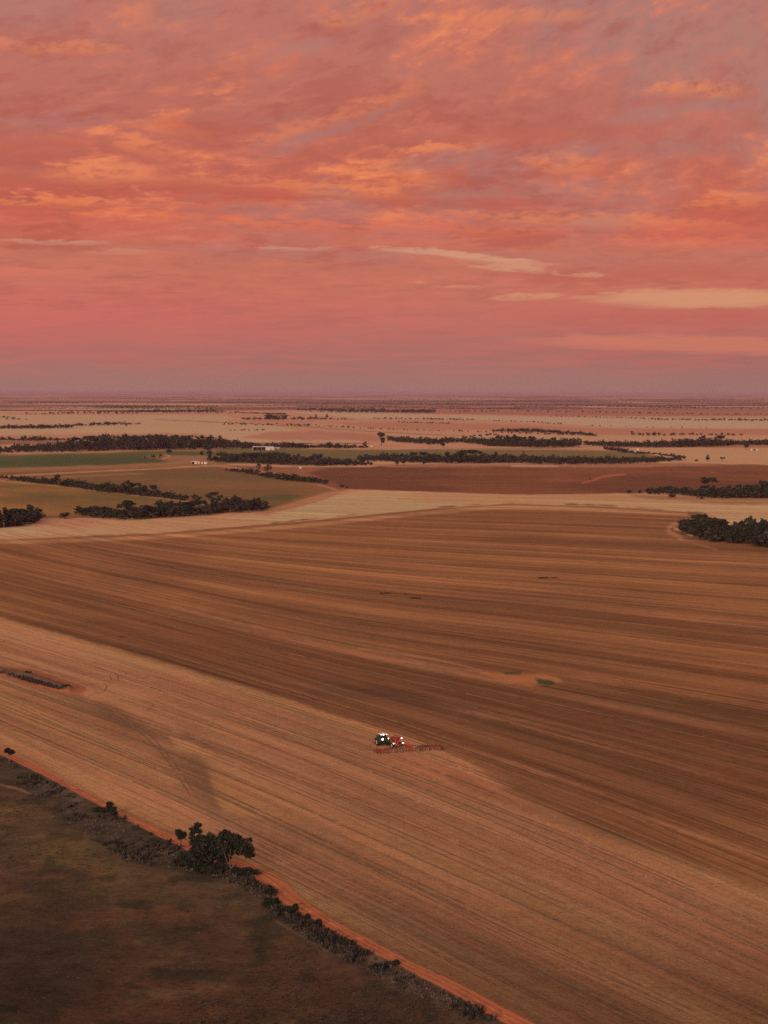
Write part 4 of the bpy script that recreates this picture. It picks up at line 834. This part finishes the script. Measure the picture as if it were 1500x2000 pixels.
# ------------------------------------------------------------------ grass tussocks and scrub of the verge, pasture, bank
def tufts(name, spots_, m, blades=9, seed=0, spread=1.0):
    g = np.random.default_rng(seed); n = len(spots_); sp_ = np.array(spots_)       # x,y,size (m)
    wx_, wy_ = px2w(sp_[:, 0], sp_[:, 1]); wz_ = relief(wx_, wy_)
    s = sp_[:, 2]; a = g.uniform(0, 6.28, (n, blades)); rr = g.random((n, blades)) * s[:, None] * .7 * spread
    bx = wx_[:, None] + np.cos(a) * rr; by = wy_[:, None] + np.sin(a) * rr; b2_ = g.uniform(0, 6.28, (n, blades)); w__ = s[:, None] * (.12 + .2 * g.random((n, blades)))
    dx_ = np.cos(b2_) * w__; dy_ = np.sin(b2_) * w__; hz = s[:, None] * (.35 + .8 * g.random((n, blades))); z0 = wz_[:, None] - .05 + 0 * hz
    lx = np.cos(a) * rr * .9; ly = np.sin(a) * rr * .9
    P0 = np.stack([bx - dx_, by - dy_, z0], -1); P1 = np.stack([bx + dx_, by + dy_, z0], -1)
    P2 = np.stack([bx + lx + dx_ * .9, by + ly + dy_ * .9, z0 + hz * .8], -1); P3 = np.stack([bx + lx * 1.4, by + ly * 1.4, z0 + hz], -1)
    V_ = np.stack([P0, P1, P2, P3], 2).reshape(-1, 3); F2 = np.arange(n * blades * 4).reshape(-1, 4)
    return tag(mesh_np(name, V_, F2, m), kind='stuff')
def in_poly(x, y, poly): return sd_poly(np.array([x], float), np.array([y], float), poly)[0] < -2
def scatter(poly, n, seed, smin, smax, dens=None):
    g = np.random.default_rng(seed); P_ = np.array(poly); x0, x1 = max(-60, P_[:, 0].min()), min(1300, P_[:, 0].max()); y0, y1 = P_[:, 1].min(), min(2060, P_[:, 1].max())
    x = g.uniform(x0, x1, n * 6); y = g.uniform(y0, y1, n * 6); m = sd_poly(x, y, poly) < -2.5
    if dens is not None: wx_, wy_ = px2w(x, y); m &= g.random(n * 6) < dens(wx_, wy_, x, y)
    x = x[m][:n]; y = y[m][:n]; s = smin + (smax - smin) * g.random(len(x)) ** 2
    return np.stack([x, y, s], -1)
verge = lowE[1:] + pastE[1:][::-1]
dn = lambda a, b, x, y: sstep(fbm(a / 9, b / 16, 500, 3), .42, .62)
dn2 = lambda a, b, x, y: sstep(fbm(a / 11, b / 18, 510, 3), .40, .6)
tufts('scrub_tussocks', scatter(verge, 5200, 1, .3, 1.15, dn), M_scrub, 12, 1)
tufts('dry_grass_tussocks', scatter(verge, 9000, 2, .18, .55, dn2), M_dead, 8, 2)
past = pastE[1:] + [(1000, 2100), (-100, 2100)]
M_olive = mat('pasture_tussock', (.075, .058, .040), .9, .4, .4)
tufts('pasture_tussocks', scatter(past, 7000, 3, .12, .42, lambda a, b, x, y: sstep(fbm(a / 22, b / 40, 520, 3), .45, .65)), M_olive, 7, 3)
tufts('pasture_dry_stalks', scatter(past, 1500, 4, .10, .28), mat('pasture_straw', (.15, .11, .08), .9, .4, .4), 4, 4)
bank = [(-60, 1294), (20, 1312), (60, 1322), (140, 1345), (150, 1352), (120, 1352), (60, 1336), (20, 1322), (-60, 1302)]
tufts('bank_scrub', scatter([(-60, 1294), (20, 1314), (60, 1325), (140, 1347), (150, 1352), (120, 1352), (60, 1337), (20, 1324), (-60, 1304)], 1300, 5, .4, 1.15), M_scrub, 10, 5)
tufts('green_regrowth', np.concatenate([scatter([(1045, 1326), (1075, 1330), (1092, 1338), (1070, 1344), (1050, 1338)], 150, 6, .2, .55), scatter([(972, 1311), (1020, 1313), (1018, 1321), (985, 1321)], 90, 7, .2, .45)]), mat('green_regrowth', (.095, .10, .045), .9, .3, .5), 9, 6)
trackside = [(x, y + 0) for x, y in lowE[1:-1]] + [(x - 4, y + 14) for x, y in lowE[1:-1]][::-1]
tufts('track_edge_scrub', scatter(trackside, 1300, 8, .2, .7), M_scrub, 11, 8)
# low shrubs and a stump on the bank
for x, y, w_, h_, lab, i_ in [(55, 1320, 7, 9, 'dark leaning shrub on top of the red earth bank', 61), (128, 1346, 10, 9, 'greyish twiggy bush near the rounded end of the red earth bank', 62)]:
    k_ = ppm(y); W_ = w_ / k_; H__ = h_ / k_; cl = [(0, 0, H__ * .6, W_, W_ * .8, H__ * .35), (W_ * .5, 0, H__ * .5, W_ * .6, W_ * .6, H__ * .3)]
    near_tree('shrub', x, y, cl, 350, .2, tips_of(cl, 2), .05, M_bark2, lab, .2, (0, 0), i_, cat='shrub')
# dark burnt heaps in the sown field
M_char = mat('charred_timber', (.022, .020, .022), .9, .3, 1.0)
for x, y, w_, lab, i_ in [(753, 1160, 22, 'thin dark line of charred branches, leftmost in the sown field', 1), (791, 1162, 8, 'tiny dark charred heap between two larger ones in the sown field', 2), (811, 1170, 24, 'dark charred log heap right of the tiny one in the sown field', 3), (1070, 1130, 36, 'long dark charred log heap alone in the upper sown field', 4),
                        (238, 1246, 9, 'faint dark line of burnt straw in the left sown field', 5), (247, 1318, 2.2, 'small dark clod heap above the wheel marks', 6), (780, 1381, 2, 'tiny dark post stub in the sown field above the tractor', 7)]:
    g_ = random.Random(i_); mb = MB(); L = w_ / ppm(y)
    for _ in range(14 if w_ > 10 else 5):
        c_ = (g_.uniform(-.5, .5) * L, g_.gauss(0, min(1.2, L / 8)), g_.uniform(.05, .25)); a_ = g_.gauss(0, .35); l_ = L * g_.uniform(.12, .3)
        mb.tube([(c_[0] - l_ / 2 * math.cos(a_), c_[1] - l_ / 2 * math.sin(a_), c_[2]), (c_[0], c_[1], c_[2] + .15), (c_[0] + l_ / 2 * math.cos(a_), c_[1] + l_ / 2 * math.sin(a_), c_[2])], min(g_.uniform(.12, .3), L / 20 + .03), 6, r1=.04)
    for _ in range(12 if w_ > 10 else 3):
        e_ = min(1.0, L / 12); mb.box((g_.uniform(-.45, .45) * L, g_.gauss(0, 1.6) * e_, .10), (g_.uniform(.5, 2.0) * e_, g_.uniform(.8, 3.2) * e_, .26), 0, g_.uniform(0, 3))
    o = mb.build('charred_heap', M_char, loc=at(x, y)); tag(o, lab, 'burnt heap')

# ------------------------------------------------------------------ machinery
M_green = mat('green_paint', (.045, .075, .035), .45, .25, 1.5); M_black = mat('tyre_rubber', (.022, .021, .022), .85, .3, 2); M_dark = mat('dark_steel', (.05, .045, .045), .6, .3, 2)
M_red = mat('red_paint', (.50, .06, .04), .5, .3, 1.2); M_redd = mat('dusty_red_paint', (.24, .055, .040), .8, .35, 1.0); M_grey = mat('grey_steel', (.35, .32, .30), .5, .2, 2); M_hub = mat('hub_steel', (.45, .40, .36), .5, .15, 2)
M_glass = mat('cab_glass', (.03, .035, .045), .12, .1, 1); M_roof = mat('white_roof', (.75, .75, .78), .4, .05, 1)
M_lw = mat('lamp_white', (1, 1, 1), .3, 0, 1, 0, (1.0, .93, .85), 2.2); M_lt = mat('lamp_warm', (1, .9, .8), .3, 0, 1, 0, (1.0, .72, .52), 2.2); M_lr = mat('lamp_red', (1, .3, .2), .3, 0, 1, 0, (1.0, .16, .10), 3.0)
bar_l = at(731, 1474); bar_r = at(866, 1465); bd = (bar_r - bar_l); HEAD = math.atan2(bd.x, -bd.y) ; barw = bd.length
fwd = Vector((-bd.y, bd.x, 0)).normalized(); HEAD = math.atan2(fwd.y, fwd.x); mid = (bar_l + bar_r) / 2
def lamp(parent, c, r, m, name='work_light', dirx=-1, housing=True):
    mb = MB(); n = 14
    mb.tube([(c[0], c[1], c[2]), (c[0] + dirx * .05, c[1], c[2])], r, n); o = mb.build(name, m, parent)
    h = MB(); h.tube([(c[0] - dirx * .16, c[1], c[2]), (c[0] - dirx * .004, c[1], c[2])], r * .7, n, r1=r * 1.08); h.build('lamp_housing', M_dark, o)
    return o
# tractor (x forward, y left)
pT = at(748, 1458); tr = empty('tractor', pT, HEAD); tag(tr, 'dark green tractor with white cab roof and bright rear work lights, leading the red cart', 'tractor')
mb = MB(); mb.box((2.1, 0, 1.15), (4.6, .75, .7)); mb.box((.2, 0, 1.05), (1.2, 1.1, .9)); mb.box((3.6, 0, .9), (.5, 2.0, .3)); mb.box((-.6, 0, .7), (.9, .4, .25)); mb.box((-.9, .45, .9), (.7, .12, .14)); mb.box((-.9, -.45, .9), (.7, .12, .14)); mb.build('chassis', M_dark, tr)
mb = MB(); mb.add([(1.5, -.55, 1.4), (1.5, .55, 1.4), (4.5, .5, 1.25), (4.5, -.5, 1.25), (1.5, -.5, 2.35), (1.5, .5, 2.35), (4.3, .38, 2.0), (4.3, -.38, 2.0)], [(0, 3, 2, 1), (4, 5, 6, 7), (0, 4, 7, 3), (1, 2, 6, 5), (2, 3, 7, 6), (0, 1, 5, 4)]); mb.build('bonnet', M_green, tr)
mb = MB(); mb.box((4.75, 0, 1.0), (.45, .9, .6)); mb.build('front_weight', M_dark, tr)
mb = MB()
for sx, sy in ((-.35, -1), (-.35, 1), (1.4, -1), (1.4, 1)): mb.box((sx, sy * .88, 2.35), (.09, .09, 1.5))
mb.box((.52, 0, 1.6), (1.9, 1.8, .1)); mb.box((-.36, 0, 1.75), (.06, 1.7, .4)); mb.build('cab_frame', M_green, tr)
mb = MB(); mb.box((-.37, 0, 2.5), (.03, 1.6, 1.05)); mb.box((1.42, 0, 2.35), (.03, 1.6, 1.3)); mb.box((.52, .87, 2.35), (1.6, .03, 1.35)); mb.box((.52, -.87, 2.35), (1.6, .03, 1.35)); mb.build('cab_window', M_glass, tr)
mb = MB(); mb.box((.5, 0, 3.16), (2.2, 1.95, .14)); mb.box((.5, 0, 3.27), (1.8, 1.6, .1)); mb.build('cab_roof', M_roof, tr)
mb = MB(); mb.box((.5, 0, 2.1), (.5, .5, .1)); mb.box((.3, 0, 2.4), (.1, .5, .6)); mb.build('seat', M_black, tr)
for sy in (-1, 1):
    mb = MB()
    for i in range(7):
        a = R(10 + i * 25); mb.box((-.0 + math.cos(a) * 1.08, sy * 1.25, 1.0 + math.sin(a) * 1.08), (.5, .75, .06), 0, 0, -a + math.pi / 2)
    mb.build('fender', M_green, tr)
    for yy in (1.05, 1.72):
        mb = MB(); mb.wheel((0, sy * yy, 1.0), 1.0, .52); w = mb.build('rear_wheel', M_black, tr)
        h = MB(); h.tube([(0, sy * (yy - .2), 1.0), (0, sy * (yy + .2), 1.0)], .60, 16); h.build('rim', M_green if yy < 1.5 else M_hub, w)
    mb = MB(); mb.wheel((3.2, sy * 1.1, .78), .78, .5); w = mb.build('front_wheel', M_black, tr)
    h = MB(); h.tube([(3.2, sy * .95, .78), (3.2, sy * 1.3, .78)], .44, 14); h.build('rim', M_hub, w)
    mb = MB(); mb.tube([(1.45, sy * .9, 2.6), (1.6, sy * 1.35, 2.65)], .03, 5); mb.box((1.6, sy * 1.4, 2.6), (.06, .2, .35)); mb.build('mirror', M_dark, tr)
mb = MB(); mb.tube([(1.75, .62, 1.9), (1.75, .62, 3.45), (1.68, .62, 3.55)], .09, 8); mb.build('exhaust_pipe', M_dark, tr)
mb = MB(); mb.box((.6, 1.0, .95), (.6, .4, .1)); mb.box((.6, 1.0, .6), (.6, .4, .08)); mb.tube([(.35, 1.1, .5), (.35, 1.0, 1.6)], .03, 5); mb.tube([(.85, 1.1, .5), (.85, 1.0, 1.6)], .03, 5); mb.build('step_ladder', M_dark, tr)
lamp(tr, (-.68, .82, 3.14), .17, M_lt); lamp(tr, (-.68, -.82, 3.14), .17, M_lt); lamp(tr, (-.66, .12, 3.12), .24, M_lw)
lamp(tr, (-1.12, .55, 1.9), .32, M_lw, 'rear_flood_light'); lamp(tr, (-1.0, -1.25, 2.0), .2, M_lt)
mb = MB(); mb.box((-.9, .55, 1.9), (.4, .1, .1)); mb.box((-.55, -.3, 1.75), (.5, 1.9, .08)); mb.box((-.85, -1.25, 1.95), (.4, .08, .08)); mb.build('lamp_bracket', M_dark, tr)
# red cart
pC = at(775, 1464); ca_ = empty('air_cart', pC, HEAD); tag(ca_, 'red wheeled seed cart with sloping auger and tail lamps, between tractor and seeder bar', 'seed cart')
mb = MB(); mb.box((.9, .55, 1.15), (4.2, .16, .2)); mb.box((.9, -.55, 1.15), (4.2, .16, .2)); mb.box((-1.1, 0, 1.15), (.16, 1.2, .2)); mb.tube([(3.0, .5, 1.1), (4.6, 0, .75)], .09, 6); mb.tube([(3.0, -.5, 1.1), (4.6, 0, .75)], .09, 6); mb.box((0, 0, .85), (.2, 2.4, .2)); mb.build('frame', M_red, ca_)
mb = MB(); a0 = .42
mb.add([(-.3, -.35, 1.3), (-.3, .35, 1.3), (2.0, .35, 1.3), (2.0, -.35, 1.3), (-.8, -1.05, 2.5), (-.8, 1.05, 2.5), (2.5, 1.05, 2.5), (2.5, -1.05, 2.5), (-.8, -1.05, 2.95), (-.8, 1.05, 2.95), (2.5, 1.05, 2.95), (2.5, -1.05, 2.95)],
       [(0, 1, 2, 3), (0, 4, 5, 1), (1, 5, 6, 2), (2, 6, 7, 3), (3, 7, 4, 0), (4, 8, 9, 5), (5, 9, 10, 6), (6, 10, 11, 7), (7, 11, 8, 4), (8, 11, 10, 9)]); mb.build('hopper', M_redd, ca_)
mb = MB(); mb.tube([(.2, 0, 3.05), (.2, 0, 3.3)], .35, 12); mb.tube([(1.4, 0, 3.05), (1.4, 0, 3.3)], .35, 12); mb.build('hopper_lid', M_red, ca_)
mb = MB(); mb.tube([(-1.35, .95, .95), (-1.15, -.75, 2.65)], .17, 10); mb.tube([(-1.15, -.75, 2.65), (-.9, -.95, 2.9)], .2, 8); mb.build('auger', M_red, ca_)
mb = MB(); mb.tube([(-1.1, .75, 1.2), (-1.1, .75, 2.9)], .07, 6); mb.tube([(-1.1, -.95, 1.2), (-1.1, -.95, 2.9)], .07, 6); mb.tube([(-1.1, .75, 2.3), (-1.1, .45, 2.3)], .03, 5); mb.build('post', M_hub, ca_)
mb = MB(); mb.tube([(-1.05, 1.1, 3.3), (-1.05, .1, 3.35), (1.8, .1, 3.4)], .06, 6); mb.tube([(-1.05, 1.1, 2.5), (-1.05, 1.1, 3.3)], .05, 6); mb.tube([(-1.05, -1.0, 2.5), (-1.05, -1.0, 3.2)], .05, 6); mb.build('hand_rail', M_red, ca_)
for sy in (-1, 1):
    mb = MB(); mb.wheel((0, sy * 1.25, .85), .85, .65); w = mb.build('wheel', M_black, ca_); h = MB(); h.tube([(0, sy * 1.0, .85), (0, sy * 1.62, .85)], .42, 14); h.build('rim', M_hub, w)
    mb = MB(); mb.wheel((2.6, sy * .8, .6), .6, .4); mb.build('wheel', M_black, ca_)
    mb = MB(); mb.box((-.95, sy * 1.3, 1.55), (.1, .5, .08)); mb.tube([(-.9, sy * .5, 1.2), (-.95, sy * 1.4, 1.6)], .04, 5); mb.build('lamp_arm', M_red, ca_)
    l = lamp(ca_, (-1.05, sy * 1.42, 1.6), .20, M_lt, 'tail_light'); h = MB(); h.box((-1.1, sy * 1.42 - .28, 1.58), (.06, .2, .24)); h.build('red_lens', M_lr, l)
lamp(ca_, (-1.2, -.95, 3.0), .22, M_lw, 'work_light')
# seeder bar: x forward, y left; two wings, a centre section, shanks, wheels
sb = empty('seeder_bar', mid, HEAD); tag(sb, 'wide dusty red folding seeder bar trailing behind the seed cart with soil flying off', 'seeder bar')
hw = barw / 2
def section(y0, y1, name, m, z=.85, depth=2.2):
    mb = MB(); n = max(2, int(abs(y1 - y0) / 1.1))
    for xx in (-depth / 2, -.1, depth / 2): mb.box((xx, (y0 + y1) / 2, z), (.2, abs(y1 - y0), .2))
    for i in range(n + 1): mb.box((0, y0 + (y1 - y0) * i / n, z + .002 * (i % 2 + 1)), (depth, .10, .12))
    for i in range(n): 
        if i % 2 == 0: mb.tube([(-depth / 2, y0 + (y1 - y0) * i / n, z + .1), (0, y0 + (y1 - y0) * (i + .5) / n, z + .75), (depth / 2, y0 + (y1 - y0) * (i + 1) / n, z + .1)], .05, 5)
    o = mb.build(name, m, sb); s2 = MB(); g_ = random.Random(int(y0 * 10)); k_ = 0; yy = min(y0, y1)
    while yy < max(y0, y1):
        xx = (-depth / 2, -.1, depth / 2)[k_ % 3]; s2.tube([(xx, yy, z), (xx + .12, yy, z * .55), (xx - .12, yy, .02)], .045, 5); s2.box((xx - .1, yy, .06), (.25, .14, .08)); yy += .30; k_ += 1
    s2.build('shank', M_dark, o)
    return o
section(hw, hw - 3.0, 'wing_tip', M_redd, .75, 2.9); section(hw - 3.3, 2.3, 'wing', M_redd); section(-2.3, -hw + 1.6, 'wing', M_redd); section(-hw + 1.4, -hw, 'wing_tip', M_redd, .75); section(1.2, -1.2, 'centre_frame', M_red, .95, 2.6)
for i, yy in enumerate([hw - 3.1, hw - 5.5, 2.6, -2.6, -hw + 5.0, -hw + 1.5]):
    mb = MB(); mb.wheel((-1.6, yy, .42), .42, .3, 16); w = mb.build('gauge_wheel', M_black, sb); h = MB(); h.tube([(-1.6, yy - .1, .42), (-1.6, yy + .1, .42)], .22, 10); h.tube([(-1.6, yy + .2, .42), (-1.1, yy + .2, .9)], .05, 5); h.build('wheel_bracket', M_hub, w)
mb = MB(); mb.tube([(1.3, 1.1, .95), (5.0, 0, .8)], .11, 6); mb.tube([(1.3, -1.1, .95), (5.0, 0, .8)], .11, 6); mb.tube([(1.3, 1.5, 1.0), (3.4, .45, .9)], .06, 6); mb.build('drawbar', M_red, sb)
mb = MB()
for s_ in (-1, 1):
    for j in range(3): mb.tube([(-.2 + j * .3, s_ * .5, 1.5), (-.2 + j * .3, s_ * 2.5, 1.45), (-.2 + j * .3, s_ * (5.5 + j * .5), 1.15)], .04, 5)
mb.build('seed_hose', M_dark, sb)
mb = MB(); mb.tube([(.1, .25, 1.0), (.1, .2, 2.0)], .12, 8); mb.tube([(.1, .2, 2.0), (.1, .2, 2.15)], .38, 12, r1=.3); mb.box((.1, -.4, 1.35), (.5, .5, .7)); mb.build('distributor', M_red, sb)
for s_ in (-1, 1):
    mb = MB(); mb.tube([(.3, s_ * 1.2, 1.25), (.3, s_ * 3.4, 1.15)], .08, 7); mb.tube([(.3, s_ * 2.2, 1.22), (.3, s_ * 4.4, 1.12)], .05, 6); mb.build('ram', M_hub, sb)
# hanging dust
dm = bpy.data.materials.new('dust'); dm.use_nodes = True; dm.node_tree.nodes.clear(); t = NT(dm.node_tree)
tcd = t.new('ShaderNodeTexCoord'); og = E(t, tcd.outputs['Object']); sx_ = t.new('ShaderNodeSeparateXYZ'); t.l.new(og.o, sx_.inputs[0])
ox, oy, oz = (E(t, sx_.outputs[i]) for i in range(3))
dn_ = t.ss(t.noise(t.xyz(ox * 0.12, oy * 0.28, oz * 0.6), 1.0, 3, .6), .38, .72)
fall = t.ss(ox, -34.0, -3.0) * t.ss(ox, 0.6, -1.2) * t.ss(oz, 2.2, 0.1) * t.ss(oy.f('ABSOLUTE'), hw + 0.6, hw - 2.5)
vd = t.new('ShaderNodeVolumePrincipled'); vd.inputs['Color'].default_value = (.95, .58, .38, 1); t.put(vd.inputs['Density'], dn_ * fall * 0.22)
do = t.new('ShaderNodeOutputMaterial'); t.l.new(vd.outputs[0], do.inputs['Volume'])
mb = MB(); mb.box((-17, 0, 1.5), (36, barw + 1.5, 2.6)); o = mb.build('dust', dm); o.location = mid; o.rotation_euler = (0, 0, HEAD); tag(o, kind='stuff')
S.cycles.volume_step_rate = 4.0; S.cycles.volume_max_steps = 64

# ------------------------------------------------------------------ farm buildings far off
M_wall = mat('white_sheet_wall', (.62, .54, .48), .6, .1, .1); M_tin = mat('tin_roof', (.55, .50, .47), .5, .15, .1); M_shade = mat('dark_interior', (.05, .04, .04), .9, .1, .1)
def shed(name, x, y, wpx, hpx, label, bays=0, wallfrac=1.0, rise=.25, cat='shed', rz=.1):
    k_ = ppm(y); W_ = wpx / k_; H_ = hpx / k_; D_ = W_ * .45; p = at(x, y); root = empty(name, p, rz); tag(root, label, cat); e = H_ * (1 - rise); wx_ = W_ * wallfrac; x0 = W_ / 2 - wx_
    mb = MB(); mb.box((W_ / 2 - wx_ / 2, 0, e / 2), (wx_, .2, e)); mb.box((W_ / 2, D_ / 2, e / 2), (.2, D_ - .2, e)); mb.box((0, D_, e / 2), (W_ - .3, .2, e)); mb.box((-W_ / 2, D_ / 2, e / 2), (.2, D_ - .2, e))
    mb.build('wall', M_wall, root)
    mb = MB(); o_ = .3
    mb.add([(-W_ / 2 - o_, -o_, e), (W_ / 2 + o_, -o_, e), (W_ / 2 + o_, D_ / 2, H_), (-W_ / 2 - o_, D_ / 2, H_), (W_ / 2 + o_, D_ + o_, e), (-W_ / 2 - o_, D_ + o_, e)], [(0, 1, 2, 3), (3, 2, 4, 5), (0, 3, 5), (1, 4, 2)]); mb.build('roof', M_tin, root)
    if wallfrac < 1:
        for i in range(bays + 1): mb = MB(); mb.box((-W_ / 2 + .2 + (W_ - wx_ - .4) * i / max(1, bays), .05, e / 2), (.3, .3, e - .05)); mb.build('post', M_tin, root)
        mb = MB(); mb.box((-wx_ / 2, D_ * .75, e * .42), (W_ - wx_ - 1, .2, e * .8)); mb.build('bay_shade_panel', M_shade, root)  # thin dark sheet stands in for the shade inside the open bays
    else:
        mb = MB(); mb.box((-W_ * .2, -.13, e * .4), (W_ * .22, .08, e * .78)); mb.build('door', M_shade, root)
        mb = MB(); mb.box((W_ * .22, -.13, e * .55), (W_ * .14, .08, e * .3)); mb.build('window', M_shade, root)
    return root
shed('machinery_shed', 514, 881, 40, 8, 'long white machinery shed with dark open bays, in front of the hedge row', 3, .38)
shed('farm_shed', 531, 881, 9, 6, 'small white gabled shed beside the long machinery shed', 0, 1, .35); shed('farm_shed', 541, 880, 9, 5, 'low white outbuilding right of the machinery shed')
shed('farmhouse', 380, 908, 12, 6, 'small white farmhouse with dark veranda, left of the water tank', 1, .5, .35, 'house'); shed('farm_shed', 387, 908, 6, 5, 'narrow white shed between farmhouse and tank')
shed('farm_shed', 1476, 882, 9, 4, 'low dark-fronted shed at the far right beside the round tree', 1, .4)
def tank(x, y, wpx, hpx, label, stand=0.0):
    k_ = ppm(y); r = wpx / k_ / 2; h = hpx / k_; p = at(x, y); root = empty('water_tank', p); tag(root, label, 'water tank')
    mb = MB(); mb.tube([(0, 0, stand), (0, 0, stand + h)], r, 20); mb.build('tank_body', M_wall, root)
    mb = MB(); mb.tube([(0, 0, stand + h + .003), (0, 0, stand + h * 1.18)], r * 1.02, 20, r1=r * .15); mb.build('tank_roof', M_tin, root)
    if stand:
        for a in range(4): mb = MB(); mb.tube([(math.cos(a * 1.571 + .78) * r * .8, math.sin(a * 1.571 + .78) * r * .8, -.2), (math.cos(a * 1.571 + .78) * r * .7, math.sin(a * 1.571 + .78) * r * .7, stand)], .2, 6); mb.build('leg', M_dark, root)
tank(402, 908, 8, 4, 'white round water tank at the right of the small farmhouse'); tank(395, 908, 4, 4, 'narrow white tank left of the wide one at the farmhouse'); tank(587, 917, 5, 4, 'small pale tank in front of the belt at the left end of the red field')
tank(726, 879, 5, 4, 'white tank raised on a dark stand in the green strip', 3.5); tank(1246, 881, 5, 4, 'white tank on the stubble at the far right'); tank(1468, 882, 4, 4, 'small white tank under the round tree at far right')
shed('far_silo_shed', 892, 779, 3, 2.2, 'tiny bright white building near the horizon', cat='building')
